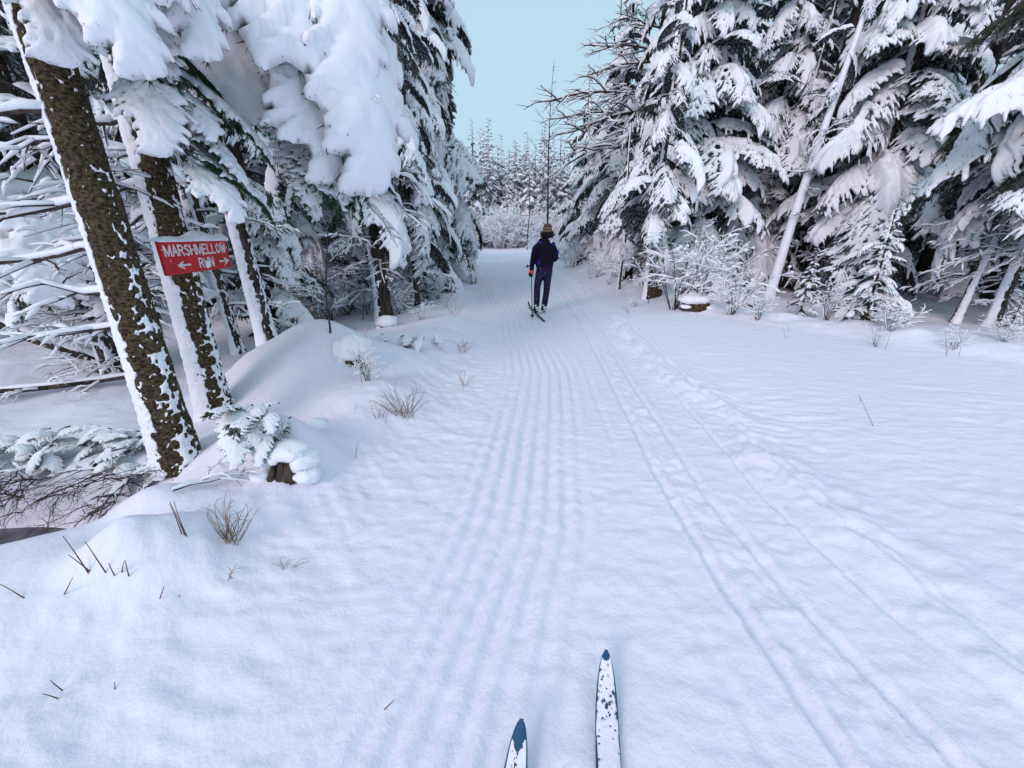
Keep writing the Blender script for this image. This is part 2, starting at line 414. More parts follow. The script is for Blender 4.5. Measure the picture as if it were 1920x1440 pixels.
    F = F + .32*fbm(SS*8*fine, YY*8*fine, seed=seed+300) - .12*(1-cover)
    for q in range(lumps):
        ls, ly, ll, la, lr = rs.uniform(.1, .7), rs.uniform(-.1, .1), rs.uniform(.1, .35), rs.uniform(-.3, .3), rs.uniform(.05, .10)
        t = np.clip(((A-ls)*math.cos(la)+(Bq-ly)*math.sin(la))/ll, 0, 1)
        d2 = (A-ls-t*ll*math.cos(la))**2+(Bq-ly-t*ll*math.sin(la))**2
        F = np.maximum(F, (1-np.sqrt(d2)/(lr*(1-.3*t)))*3.6+.2*fbm(SS*6, YY*6, seed=seed+500))
    if rag: F = F - rag*np.clip(fbm(SS*21, YY*21, seed=seed+600)+.12, 0, 1)*2
    gap = vn(SS*3.1, YY*3.1, seed=seed+400)
    F = np.where(gap < -.62+.5*(1-cover), F-.9, F)
    F = np.where(SS > 1.25, -1, F)
    Pg = W3(SS, YY); Dg = Nrm(SS)*.55+np.array([0, 0, .55])+0*Pg; Dg = Dg/np.linalg.norm(Dg, axis=-1)[..., None]
    Dg = Dg+np.array([0, 0, 0]) 
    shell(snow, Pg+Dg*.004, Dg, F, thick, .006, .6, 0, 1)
    return wood, needle, snow

BS = [  # heavy, hand-shaped pads
    dict(seed=1, W=.38, nt=10, a0=.25, a1=1.3, cover=.92, thick=.046, tang=38),
    dict(seed=2, W=.34, nt=10, a0=.0, a1=1.0, cover=1.0, thick=.06),
    dict(seed=3, W=.42, nt=9, a0=.3, a1=1.7, cover=.98, thick=.052, tang=34),
    dict(seed=4, W=.30, nt=11, a0=-.1, a1=.9, cover=.85, thick=.045),
    # hanging, almost vertical curtains
    dict(seed=5, W=.30, nt=10, a0=-.1, a1=1.5, cover=1.1, thick=.07),
    dict(seed=6, W=.26, nt=11, a0=-.4, a1=1.15, cover=.9, thick=.05),
    dict(seed=7, W=.34, nt=9, a0=-.3, a1=1.2, cover=.95, thick=.046, tang=27),
    # light cover, much green
    dict(seed=8, W=.34, nt=10, a0=.1, a1=.8, cover=.72, thick=.03),
    dict(seed=9, W=.36, nt=9, a0=.0, a1=1.1, cover=.66, thick=.03),
    dict(seed=10, W=.38, nt=9, a0=-.1, a1=1.3, cover=1.02, thick=.055, tang=30),
]
# finer boughs for the long limbs of the trees farther off
BF = [dict(seed=21, W=.30, nt=17, a0=.2, a1=1.5, cover=1.0, thick=.035, lumps=5), dict(seed=22, W=.34, nt=15, a0=.0, a1=1.3, cover=.95, thick=.032, lumps=4),
      dict(seed=23, W=.28, nt=18, a0=.3, a1=1.5, cover=1.05, thick=.04, lumps=4), dict(seed=24, W=.32, nt=17, a0=-.1, a1=1.1, cover=.85, thick=.025, lumps=1),
      dict(seed=25, W=.24, nt=18, a0=-.1, a1=1.5, cover=1.0, thick=.035, lumps=3), dict(seed=26, W=.22, nt=19, a0=-.4, a1=1.15, cover=.85, thick=.028, lumps=1),
      dict(seed=27, W=.28, nt=17, a0=-.3, a1=1.2, cover=1.0, thick=.04, lumps=4), dict(seed=28, W=.32, nt=17, a0=.1, a1=1.1, cover=.70, thick=.02),
      dict(seed=29, W=.32, nt=16, a0=.0, a1=1.0, cover=.62, thick=.02), dict(seed=30, W=.30, nt=15, a0=-.15, a1=1.2, cover=1.15, thick=.05, lumps=9)]
BOUGH_F = []
for b in BF:
    w, n, s = make_bough(**dict(b, res=.0135, nd=.017, nlen=.034, snowr=.021, fine=1.8, lat=1.7, rag=.75, poke=.28))
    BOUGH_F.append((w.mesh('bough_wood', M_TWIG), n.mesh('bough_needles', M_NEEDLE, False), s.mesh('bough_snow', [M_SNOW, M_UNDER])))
BOUGH_F2 = []
for b in BF:
    w, n, s = make_bough(**dict(b, seed=b['seed']+50, W=b['W']*(.85+.03*(b['seed'] % 9)), nt=b['nt']-2, a1=b['a1']*(.8+.06*(b['seed'] % 7)), res=.0135, nd=.017, nlen=.036, snowr=.023, fine=1.5, lat=1.1, rag=.6, poke=.25))
    BOUGH_F2.append((w.mesh('bough_wood', M_TWIG), n.mesh('bough_needles', M_NEEDLE, False), s.mesh('bough_snow', [M_SNOW, M_UNDER])))
print('fine bough', len(BOUGH_F[0][1].polygons), len(BOUGH_F[0][2].polygons))
BOUGH = []; BOUGH_LO = []
for b in BS:
    w, n, s = make_bough(**dict(b, nlen=.038, poke=.02, fine=1.3, nd=.0085))
    BOUGH.append((w.mesh('bough_wood', M_TWIG), n.mesh('bough_needles', M_NEEDLE, False), s.mesh('bough_snow', [M_SNOW, M_UNDER])))
    w, n, s = make_bough(**dict(b, nt=b['nt']+3, thick=.045, cover=b['cover']*.9, res=.034, nd=.042, nlen=.06, snowr=.033, fine=1.5, lat=1.4, rag=.5, poke=.15, lumps=2 if b['cover'] > 1 else 0))
    BOUGH_LO.append((w.arrays(), n, s))
    if b['seed'] == 1: print('bough', len(BOUGH[0][1].polygons), len(BOUGH[0][2].polygons), 'lo', len(n.arrays()[1]), len(s.arrays()[2]))
BOUGH_G = []
for i in (3, 7, 8):
    w, n, s = make_bough(**dict(BS[i], seed=60+i, cover=.62, nlen=.05, nd=.011))
    BOUGH_G.append((BOUGH[i][0], n.mesh('bough_needles', M_NEEDLE_G, False), s.mesh('bough_snow', [M_SNOW, M_UNDER])))
HEAVY, HANG, LIGHT = [0, 1, 2, 9], [4, 5, 6, 9], [3, 7, 8]

# dead snow-laden side branches
def make_dead(seed, droop=.25, nt=7, sk=1.0, m2=3):
    rs = np.random.RandomState(seed); wood = MB(); snow = MB()
    def br(P0, d, l, r, depth):
        n = 7 if depth == 0 else 4
        q = np.linspace(0, 1, n); wob = np.cumsum(rs.randn(n, 3)*.025*l, 0)
        P = P0+d*l*q[:, None]+wob+np.array([0, 0, -droop*l])*(q**2)[:, None]
        R = r*(1-.8*q)
        tube(wood, P, R, 4 if depth < 2 else 3, cap=False)
        k = 5
        sr = sk*(.010+.9*R)*(.7+.6*rs.rand(n)); sr[0] *= .6; sr[-1] *= .35
        if depth < 2 or rs.rand() < .6:
            lo = 0 if rs.rand() < .6 else 1
            Ps = P+np.array([0, 0, 1])*(R*.6+sr*.75)[:, None]
            tube(snow, Ps[lo:], sr[lo:], k, squash=1.15)
        if depth < 2:
            m = nt if depth == 0 else m2
            for i in range(m):
                t = .2+.75*(i+rs.rand())/m; j = min(int(t*(n-1)), n-2); f = t*(n-1)-j
                a = rs.uniform(.5, 1.1)*(1 if i % 2 else -1)
                c, s_ = math.cos(a), math.sin(a)
                d2 = np.array([d[0]*c-d[1]*s_, d[0]*s_+d[1]*c, d[2]+rs.uniform(-.35, .3)]); d2 /= np.linalg.norm(d2)
                br(P[j]*(1-f)+P[j+1]*f, d2, l*(.55-.25*t)*(.7+.6*rs.rand()), r*.5, depth+1)
    br(np.zeros(3), np.array([1.0, 0, 0]), 1.0, .016, 0)
    return wood, snow
DEAD = []; DEAD_A = []
for k in range(6):
    w, s = make_dead(200+k, .1+.08*k, 6+k % 3)
    DEAD.append((w.mesh('dead_wood', M_TWIG), s.mesh('dead_snow', M_SNOW))); DEAD_A.append((w.arrays(), s.arrays()))

FEATHER = []
for k in range(4):
    w, s = make_dead(230+k, .05+.05*k, 12, .5, 4)
    FEATHER.append((w.mesh('twig_wood', M_TWIG), s.mesh('twig_snow', M_SNOW)))
# ------------------------------------------------------------------ trunks
def trunk_path(base, top, wob, rs, n=24):
    q = np.linspace(0, 1, n); b = np.array(base, float); t = np.array(top, float)
    w = np.zeros((n, 3)); ph = rs.rand(4)*6
    w[:, 0] = np.sin(q*5+ph[0])-math.sin(ph[0]); w[:, 1] = np.sin(q*4+ph[1])-math.sin(ph[1])
    return b+(t-b)*q[:, None]+w*wob*np.minimum(q*3, 1)[:, None]
def trunk_meshes(base, top, r0, r1, rs, side=None, plaster=.0, k=20, n=60, wob=.03, flare=.35, rough=.06, spread=1.0, speck=1.0, lobe=1.0):
    """bark tube with relief and, as a second mesh, the wind-packed snow on the flank that faces the angle side"""
    P = trunk_path(base, top, wob, rs, n); q = np.linspace(0, 1, n)
    H = np.linalg.norm(np.array(top)-np.array(base))
    R = (r0+(r1-r0)*q)*(1+flare*np.exp(-q*H/.22))
    th = np.arange(k)*2*math.pi/k
    zz = q*H
    rel = 1+rough*fbm(np.cos(th)[None, :]*2+zz[:, None]*1.0, np.sin(th)[None, :]*2+0*zz[:, None], zz[:, None]*9, seed=rs.randint(999))
    bark = MB(); tube(bark, P, R[:, None]*rel, k)
    if side is None: return bark, None
    k2 = max(56, k*2); n2 = max(80, int(H/.014)); n2 = min(n2, 380)
    q2 = np.linspace(0, 1, n2); P2 = np.stack([np.interp(q2, q, P[:, i]) for i in range(3)], -1); R2 = np.interp(q2, q, R)
    th2 = np.linspace(-math.pi, math.pi, k2+1)
    T, Z2 = np.meshgrid(th2, q2*H)
    dv = np.stack([np.cos(T+side), np.sin(T+side), 0*T], -1)
    sd = rs.randint(999)
    cyl_x, cyl_y = np.cos(T+side)*1.0, np.sin(T+side)*1.0
    edge = .85*spread+plaster*.0+.35*fbm(cyl_x*1.0, cyl_y*1.0, Z2*2.2, seed=sd)
    ridg = .62*fbm(cyl_x*6, cyl_y*6, Z2*44, seed=sd+1, o=2)+.15*vn(cyl_x*14, cyl_y*14, Z2*60, seed=sd+2)
    low = np.clip(1-Z2/1.9, 0, 1)
    F = (edge+.35*low*plaster-np.abs(T))*1.1+ridg
    T2 = np.abs((T-2.35+math.pi) % (2*math.pi)-math.pi)
    F = np.maximum(F, (-.35+.62*low*lobe-T2)*.8+ridg*1.9-(1-plaster)*9)
    spk = fbm(cyl_x*9, cyl_y*9, Z2*46, seed=sd+3, o=2)
    F = np.maximum(F, (spk-.50/speck)*3)
    F = np.clip(F, -1, 1.4)
    F = np.where(np.abs(T) > math.pi-.02, -1, F)
    Pg = P2[:, None, :]+dv*(R2[:, None, None]*1.0)
    sn = MB(); shell(sn, Pg+dv*.002, dv, F, .020*min(1, r0/.1+.3), .010, .9)
    return bark, sn

def merge_xf(mb, arr, M):
    if isinstance(arr, MB):                       # keep the material of each face
        V = np.concatenate(arr.V)@M[:3, :3].T+M[:3, 3]
        for T, m in zip(arr.T, arr.TM): mb.T.append(T+mb.n); mb.TM.append(m)
        for Q, m in zip(arr.Q, arr.QM): mb.Q.append(Q+mb.n); mb.QM.append(m)
        mb.V.append(V); mb.n += len(V); return
    V, T, Q = arr
    Vh = V@M[:3, :3].T+M[:3, 3]
    mb.add(Vh, T, Q)
def mtx(loc, az, tilt, sc, roll=0):
    return np.array(Matrix.Translation(loc) @ Euler((roll, -tilt, az), 'XYZ').to_matrix().to_4x4() @ Matrix.Scale(sc, 4))

COUNT = {'b': 0}
def add_bough(tree, loc, az, tilt, L, kind, roll=0, green=False, sy=1.0, far=False):
    me = (BOUGH_G[kind % 3] if green else (BOUGH_F if COUNT['b'] % 2 else BOUGH_F2)[kind] if far else BOUGH[kind])
    r = Euler((roll, -tilt, az), 'XYZ')
    w = link('bough', me[0], tree, loc, r, (L, L*sy, L))
    link('needles', me[1], w); link('snow', me[2], w)
    COUNT['b'] += 1
def add_dead(tree, loc, az, tilt, L, kind, roll=0, feather=False):
    me = FEATHER[kind % 4] if feather else DEAD[kind % len(DEAD)]
    w = link('dead_branch', me[0], tree, loc, Euler((roll, -tilt, az), 'XYZ'), L)
    link('snow', me[1], w)

def in_view(p, marg=1.25):
    x, y, z = p; v = (0*x+CP*y-SP*(z-EYE)); 
    if v < .3: return False
    u = x/v; w = (SP*y+CP*(z-EYE))/v
    return abs(u) < 1.297*marg and -1.1 < w < .973*marg

def spruce(name, label, x, y, h, R, z0, seed, cat='tree', group=None, hang=.5, light=.15, n=None, trunk_r=None, lean=(0, 0), side=math.pi, plaster=1.0, sector=None, dz=.17, dead=(0, 0), z=None, marg=1.25, spread=1.0, scmin=.5, topcut=None, power=.8, jit=.25):
    """near tree: every bough in view is a part of its own, with its needles and its snow below it"""
    rs = np.random.RandomState(seed)
    zb = hz(x, y)-.05 if z is None else z
    t = thing(name, label, cat, (x, y, zb), 0, group)
    r0 = trunk_r or h*.014+.03
    hh = min(h, topcut or h)
    topv = (lean[0]*hh, lean[1]*hh, hh)
    bark, sn = trunk_meshes((0, 0, 0), topv, r0, max(.015, r0*(1-hh/h)+.012), rs, side, .3 if y > 6 else 1, k=16, n=50, wob=.05, spread=spread)
    link('trunk', bark.mesh('trunk', M_BARKD), t)
    if sn and sn.n: link('trunk_snow', sn.mesh('trunk_snow', M_SNOW), t)
    zz = z0; az = rs.rand()*6.28
    while zz < min(h-.15, hh):
        az += 2.4+rs.uniform(-.4, .4)
        u = (zz-z0)/(h-z0)
        L = max(scmin*.4, R*(1-u)**power*(1-jit/2+jit*rs.rand()*1.6))
        if zz < z0+.8: L *= .75
        a = az % 6.283
        p = (lean[0]*zz, lean[1]*zz, zz)
        ok = True
        if sector is not None:
            dd = abs((a-sector[0]+math.pi) % (2*math.pi)-math.pi); ok = dd < sector[1]
        tip = (x+p[0]+math.cos(a)*L*.6, y+p[1]+math.sin(a)*L*.6, zb+zz-.2*L)
        if ok and in_view(tip, marg):
            rr = rs.rand()
            kind = rs.choice(LIGHT) if rr < light else (rs.choice(HANG) if rr < light+hang else rs.choice(HEAVY))
            add_bough(t, p, a, rs.uniform(-.45, .08)+.15*u, L, int(kind), rs.uniform(-.3, .3), sy=rs.uniform(.8, 1.1), far=(y > 5.5))
        zz += dz*(.6+.8*rs.rand())*(1-.35*u)
    for i in range(dead[0]):
        zd = .5+(dead[1]-.5)*(i+rs.rand())/dead[0]
        a = rs.rand()*6.28
        if in_view((x, y, zb+zd), marg): add_dead(t, (lean[0]*zd, lean[1]*zd, zd), a, rs.uniform(-.1, .25), rs.uniform(.5, 1.2), rs.randint(6), rs.uniform(-.5, .5))
    return t

# farther trees: trunk, foliage and snow merged to one mesh each, several variants shared by the copies
def tree_variant(seed, h=10., R=1.9, z0=.6, dz=.22, hang=.35, light=.15, deadn=0, frost=False, power=.85, minL=.22):
    rs = np.random.RandomState(seed)
    bark, sn = trunk_meshes((0, 0, 0), (rs.uniform(-.2, .2), rs.uniform(-.2, .2), h), (.008 if frost else .014)*h, .01, rs, None, k=7, n=14)
    fol = MB(); snow = MB(); zz = z0; az = 0
    for i in range(deadn):
        zd = .4+(z0-.2)*i/deadn
        M = mtx((0, 0, zd), rs.rand()*6.28, rs.uniform(-.1, .2), rs.uniform(.7, 1.4))
        merge_xf(fol, DEAD_A[rs.randint(6)][0], M); merge_xf(snow, DEAD_A[M.shape[0] % 6][1] if False else DEAD_A[rs.randint(6)][1], M)
    while zz < h-.1:
        az += 2.4+rs.uniform(-.5, .5); u = (zz-z0)/(h-z0)
        L = max(minL, R*(1-u)**power*(.75+.5*rs.rand()))
        if zz < z0+.8: L *= .75
        rr = rs.rand(); kind = rs.choice(LIGHT) if rr < light else (rs.choice(HANG) if rr < light+hang else rs.choice(HEAVY))
        M = mtx((0, 0, zz), az, rs.uniform(-.1, .25)+.4*u, L, rs.uniform(-.3, .3))
        w, nn, s = BOUGH_LO[int(kind)]
        merge_xf(fol, nn, M); merge_xf(snow, s, M)
        zz += dz*(.6+.8*rs.rand())*(1-.4*u)
    fm = M_FROSTN if frost else M_NEEDLE
    return bark.mesh('trunk', M_FROST if frost else M_BARKD), fol.mesh('foliage', fm, False), snow.mesh('snow', [M_SNOW, fm if frost else M_UNDER])
VAR = [tree_variant(301), tree_variant(302, 12, 1.7, 1.0, .22), tree_variant(303, 9, 2.1, .3, .2, light=.3), tree_variant(304, 11, 1.5, 2.5, .24, hang=.6, deadn=16), tree_variant(305, 7, 1.3, .15, .16)]
NARROW = [tree_variant(311, 10, 2.0, .3, .17, hang=.4, light=.1, frost=True, power=.75, minL=.35), tree_variant(312, 11, 1.7, .6, .17, hang=.4, light=.1, frost=True, power=.7, minL=.3), tree_variant(313, 9, 2.3, .3, .16, hang=.4, light=.1, frost=True, power=.8, minL=.3)]
print('variant tris', [len(v[1].polygons)+len(v[2].polygons)*2 for v in VAR])
def put_tree(name, var, x, y, s, rz, label, group, cat='tree', sz=1.0, tilt=(0, 0)):
    t = thing(name, label, cat, (x, y, hz(x, y)-.05), rz, group); t.scale = (s, s, s*sz); t.rotation_euler = (tilt[0], tilt[1], rz)
    link('trunk', var[0], t); link('foliage', var[1], t); link('snow', var[2], t)
    return t

# ------------------------------------------------------------------ bushes
def make_shrub(seed, n=7, h=1.0, spread=.5, k=3, rad=.008, snowk=1.0, depth=2, frost=0.):
    rs = np.random.RandomState(seed); wood = MB(); snow = MB()
    def br(P0, d, l, r, dep):
        m = 6 if dep == 0 else 4
        q = np.linspace(0, 1, m); P = [P0]; dd = d.copy()
        for i in range(m-1):
            dd = dd+rs.randn(3)*.10+np.array([0, 0, .03 if dep == 0 else -.04]); dd /= np.linalg.norm(dd); P.append(P[-1]+dd*l/(m-1))
        P = np.array(P); R = r*(1-.75*q); tube(wood, P, R, 3, cap=False)
        flat = np.sqrt(d[0]**2+d[1]**2)
        if rs.rand() < .25+.75*flat+frost:
            sr = snowk*(.008+.5*R)*(.5+1.0*rs.rand(m))*(.5+flat); sr[-1] *= .4; sr[0] *= .5
            tube(snow, P+np.array([0, 0, 1])*(sr*.7)[:, None], sr, 4)
        if rs.rand() < .35*snowk:
            j = rs.randint(1, m); c = P[j]; rr = snowk*rs.uniform(.015, .035)
            tube(snow, c+np.array([[-.9, 0, 0], [-.5, 0, .5], [0, 0, .9], [.5, 0, .6], [.9, 0, 0.1]])*rr, np.array([.3, .8, 1, .8, .3])*rr, 5)
        if dep < depth:
            c = rs.randint(4, 7) if dep == 0 else rs.randint(2, 4)
            for i in range(c):
                t = .25+.7*(i+rs.rand())/c; j = min(int(t*(m-1)), m-2); f = t*(m-1)-j
                nd_ = dd+rs.randn(3)*.55; nd_[2] *= .6; nd_ /= np.linalg.norm(nd_)
                br(P[j]*(1-f)+P[j+1]*f, nd_, l*(.5-.2*t)*(.7+.6*rs.rand()), r*.5, dep+1)
    for i in range(n):
        a = rs.rand()*6.28; s_ = rs.rand()*spread
        d = np.array([math.cos(a)*s_, math.sin(a)*s_, 1]); d /= np.linalg.norm(d)
        br(np.array([math.cos(a)*.06*rs.rand(), math.sin(a)*.06*rs.rand(), 0])*h, d, h*rs.uniform(.6, 1.05), rad, 0)
    return wood, snow
SHRUB = []
for k in range(5):
    w, s = make_shrub(400+k, 12+k, 1.0, .45+.12*k, snowk=.75, rad=.007)
    SHRUB.append((w.mesh('stems', M_TWIG), s.mesh('snow', M_SNOW)))
FSHRUB = []
for k in range(4):
    w, s = make_shrub(420+k, 12, 1.0, .45+.15*k, rad=.006, snowk=.8, frost=.6)
    FSHRUB.append((w.mesh('stems', M_FROST), s.mesh('snow', M_SNOW)))
def put_shrub(name, var, x, y, s, rz, label, group=None, cat='bush', sc=None):
    t = thing(name, label, cat, (x, y, hz(x, y)-.03), rz, group); t.scale = sc or (s, s, s)
    link('stems', var[0], t); link('snow', var[1], t); return t

# ================================================================== the left side
# T1, T2: the two big trunks beside the trail
def hero(label, bp, tp, ydist, r0, r1, side, seed, spread, nd, sgn=1, speck=1.0, at_=None):
    bx, by = at_ or GT(*bp); top = D(*tp, by+ydist)
    zb = hz(bx, by)-.08
    base = np.array([bx, by, zb])
    d = (top-base)/(top[2]-zb); H = 5.2
    t = thing('spruce_tree', label, 'tree', tuple(base), 0)
    rs = np.random.RandomState(seed)
    bark, sn = trunk_meshes((0, 0, 0), tuple(d*H), r0, r1, rs, side, 1, k=36, n=220, wob=.015, flare=.28, rough=.10, spread=spread, speck=speck)
    link('trunk', bark.mesh('trunk', M_BARK), t); link('trunk_snow', sn.mesh('trunk_snow', M_SNOW), t)
    for (dzz, az, L, k) in nd:
        add_dead(t, tuple(d*dzz), az, rs.uniform(-.05, .2), L, k)
    return t, base, d
t1, b1, d1 = hero('big leaning spruce with moss brown bark standing nearest the camera', (335, 860), (95, 100), .22, .118, .075, math.radians(205), 11, .78,
    [(1.2, 2.9, .9, 0), (1.45, 3.3, 1.0, 1), (1.75, 3.0, 1.1, 2), (2.0, 2.6, .9, 3), (2.2, 3.5, 1.0, 4), (1.0, 3.4, .8, 2), (1.9, 2.2, .9, 1)], speck=1.15)
t2, b2, d2 = hero('big leaning spruce trunk carrying the red trail sign', (405, 785), (240, 130), .0, .115, .09, math.radians(225), 12, .95,
    [(1.1, 2.6, .9, 1), (1.5, 2.3, 1.1, 3), (1.85, 3.0, 1.0, 0), (2.1, 2.6, .9, 2), (2.3, 3.1, 1., 5), (1.7, 2.9, 1., 4)], speck=1.3, at_=(-2.63, 3.2))
def aim(tree, base, P0, P1, kind, roll=0, L=None, green=False, a0=0, sy=1.0):
    """bough from world point P0 whose chord runs to P1"""
    P0 = np.array(P0, float); P1 = np.array(P1, float); d = P1-P0; l = np.linalg.norm(d)
    az = math.atan2(d[1], d[0]); el = math.asin(d[2]/l)
    b = BS[3+0] if green else BS[kind]
    mean = b['a0']-b['a1']*.42
    add_bough(tree, tuple(P0-np.array(base)), az, el-mean, l*1.12, kind, roll, green, sy)
def aimpx(tree, base, a, ya, b, yb, kind, roll=0, green=False, sy=1.0):
    aim(tree, base, D(*a, ya), D(*b, yb), kind, roll, None, green, sy=sy)
# boughs of T1 that hang into the upper left corner
aimpx(t1, b1, (40, -160), 2.5, (190, 80), 2.1, 9, .2); aimpx(t1, b1, (60, -60), 2.5, (120, 95), 2.2, 2, 0)
aimpx(t1, b1, (20, -120), 2.5, (-20, 40), 2.4, 0); aimpx(t1, b1, (60, -200), 2.5, (250, -10), 2.3, 0, -.2)
aimpx(t1, b1, (60, -250), 2.6, (330, -20), 2.4, 2, -.2); aimpx(t1, b1, (20, -250), 2.5, (-60, -20), 2.2, 9)
# boughs of T2
aimpx(t2, b2, (215, -40), 3.1, (285, 90), 2.8, 0); aimpx(t2, b2, (220, -150), 3.1, (350, 60), 2.7, 9, .1)
aimpx(t2, b2, (262, 60), 3.1, (300, 210), 2.8, 3, .1); aimpx(t2, b2, (285, 165), 3.1, (390, 250), 3.0, 0, .2)
aimpx(t2, b2, (290, 150), 3.1, (300, 275), 2.75, 2, 0); aimpx(t2, b2, (305, 200), 3.15, (450, 330), 3.2, 0, 0, True)
aimpx(t2, b2, (330, 260), 3.15, (470, 420), 3.3, 1, 0, True); aimpx(t2, b2, (345, 320), 3.15, (440, 400), 2.95, 9, 0)
aimpx(t2, b2, (280, 60), 3.1, (420, 260), 3.4, 1, .2, True); aimpx(t2, b2, (300, 120), 3.1, (500, 290), 3.4, 0, .2, True)
aimpx(t2, b2, (330, 220), 3.15, (450, 370), 3.5, 2, .2, True); aimpx(t2, b2, (345, 300), 3.1, (420, 390), 3.1, 1, .2, True)
# the great snow-bowed boughs left of the trail
t5 = thing('snow_bowed_tree', 'tree with the largest snow-covered boughs hanging over the mound beyond the sign', 'tree', tuple(np.array([-2.75, 4.35, hz(-2.75, 4.35)-.05])))
b5 = np.array(t5.location)
rs = np.random.RandomState(5)
bk, sn = trunk_meshes((0, 0, 0), (-.25, .0, 6.5), .085, .04, rs, math.radians(225), 1, k=20, n=90, wob=.04, spread=1.1)
link('trunk', bk.mesh('trunk', M_BARKD), t5); link('trunk_snow', sn.mesh('trunk_snow', M_SNOW), t5)
for a, ya, b, yb, k, roll in [((470, -190), 4.2, (690, 300), 3.6, 9, .0), ((430, -150), 4.2, (600, 215), 3.5, 2, 0), ((520, -200), 4.2, (705, 170), 3.8, 6, -.2),
        ((400, -60), 4.2, (455, 190), 3.5, 0, .1), ((560, -60), 4.1, (650, 290), 3.6, 6, -.1), ((400, -130), 4.3, (400, 80), 3.6, 0, 0),
        ((460, 20), 4.1, (525, 190), 3.6, 2, .2), ((600, 120), 3.9, (690, 330), 3.7, 5, 0), ((360, -100), 4.3, (340, 90), 3.7, 0, 0),
        ((540, -250), 4.2, (640, 90), 3.5, 9, .1), ((420, -260), 4.2, (500, 0), 3.4, 2, -.1)]:
    aimpx(t5, b5, a, ya, b, yb, k, roll)
for a, ya, b, yb, k in [((520, 150), 4.2, (560, 330), 4.1, 0), ((560, 200), 4.2, (620, 390), 4.2, 1), ((520, 230), 4.3, (590, 400), 4.3, 2), ((600, 230), 4.1, (680, 400), 4.2, 0),
        ((540, 260), 4.3, (540, 390), 4.2, 1), ((450, 120), 4.2, (500, 230), 4.0, 0), ((570, 250), 4.2, (640, 370), 4.0, 2), ((540, 230), 3.9, (580, 370), 3.8, 0), ((560, 260), 3.9, (610, 400), 3.8, 1), ((500, 170), 3.9, (520, 250), 3.7, 0), ((590, 290), 4.0, (570, 410), 3.9, 1), ((380, 60), 4.0, (400, 210), 3.8, 2)]:
    aimpx(t5, b5, a, ya, b, yb, k, 0, True)
for a, ya, b, yb, k in [((620, 260), 4.3, (830, 390), 4.4, 0), ((560, 130), 3.6, (700, 170), 3.6, 3), ((640, 330), 4.3, (760, 430), 4.4, 2)]:
    P0, P1 = D(*a, ya), D(*b, yb); d = P1-P0; l = np.linalg.norm(d)
    add_dead(t5, tuple(P0-b5), math.atan2(d[1], d[0]), math.asin(d[2]/l)+.05, l, k)

# sign
TLc, TRc = D(295, 451, 2.8), D(423, 452, 3.6)
x0, y0 = TLc[0], TLc[1]; x1, y1 = TRc[0], TRc[1]
zt = (TLc[2]+TRc[2])/2; sh = .222
dv = np.array([x1-x0, y1-y0]); SW = float(np.linalg.norm(dv)); ang = math.atan2(dv[1], dv[0])
sign = thing('trail_sign', 'red painted wooden board with white words and two arrows nailed to a trunk', 'sign', (x0, y0, zt-sh), ang)
def box(mb, a, b, m=0):
    a = np.array(a, float); b = np.array(b, float)
    V = np.array([[(a, b)[i][0], (a, b)[j][1], (a, b)[k][2]] for i in (0, 1) for j in (0, 1) for k in (0, 1)])
    mb.add(V, None, [(0, 1, 3, 2), (4, 6, 7, 5), (0, 4, 5, 1), (2, 3, 7, 6), (0, 2, 6, 4), (1, 5, 7, 3)], m)
mb = MB(); box(mb, (0, 0, 0), (SW, .022, sh))
me = mb.mesh('board', M_RED, False); o = link('board', me, sign)
bv = o.modifiers.new('bevel', 'BEVEL'); bv.width = .003; bv.segments = 2
GL = {'M': [((0, 0), (0, 1)), ((0, 1), (.5, .05)), ((.5, .05), (1, 1)), ((1, 1), (1, 0))], 'A': [((0, 0), (.5, 1)), ((.5, 1), (1, 0)), ((.2, .35), (.8, .35))],
      'R': [((0, 0), (0, 1)), ((0, 1), (.7, .97)), ((.7, .97), (.95, .75)), ((.95, .75), (.7, .52)), ((.7, .52), (0, .5)), ((.45, .5), (1, 0))],
      'S': [((.95, .85), (.6, 1)), ((.6, 1), (.2, .93)), ((.2, .93), (.1, .7)), ((.1, .7), (.85, .38)), ((.85, .38), (.85, .1)), ((.85, .1), (.5, 0)), ((.5, 0), (.0, .12))],
      'H': [((0, 0), (0, 1)), ((1, 0), (1, 1)), ((0, .5), (1, .5))], 'E': [((0, 0), (0, 1)), ((0, 1), (1, 1)), ((0, .52), (.8, .52)), ((0, 0), (1, 0))],
      'L': [((0, 1), (0, 0)), ((0, 0), (1, 0))], 'O': [((.5, 1), (.1, .8)), ((.1, .8), (.05, .3)), ((.05, .3), (.5, 0)), ((.5, 0), (.95, .3)), ((.95, .3), (.9, .8)), ((.9, .8), (.5, 1))],
      'W': [((0, 1), (.25, 0)), ((.25, 0), (.5, .8)), ((.5, .8), (.75, 0)), ((.75, 0), (1, 1))], 'U': [((0, 1), (0, .2)), ((0, .2), (.5, 0)), ((.5, 0), (1, .2)), ((1, .2), (1, 1))],
      'N': [((0, 0), (0, 1)), ((0, 1), (1, 0)), ((1, 0), (1, 1))],
      '<': [((0, .5), (1.0, .5)), ((0, .5), (.4, 1)), ((0, .5), (.4, 0))], '>': [((0, .5), (1.0, .5)), ((1, .5), (.6, 1)), ((1, .5), (.6, 0))]}
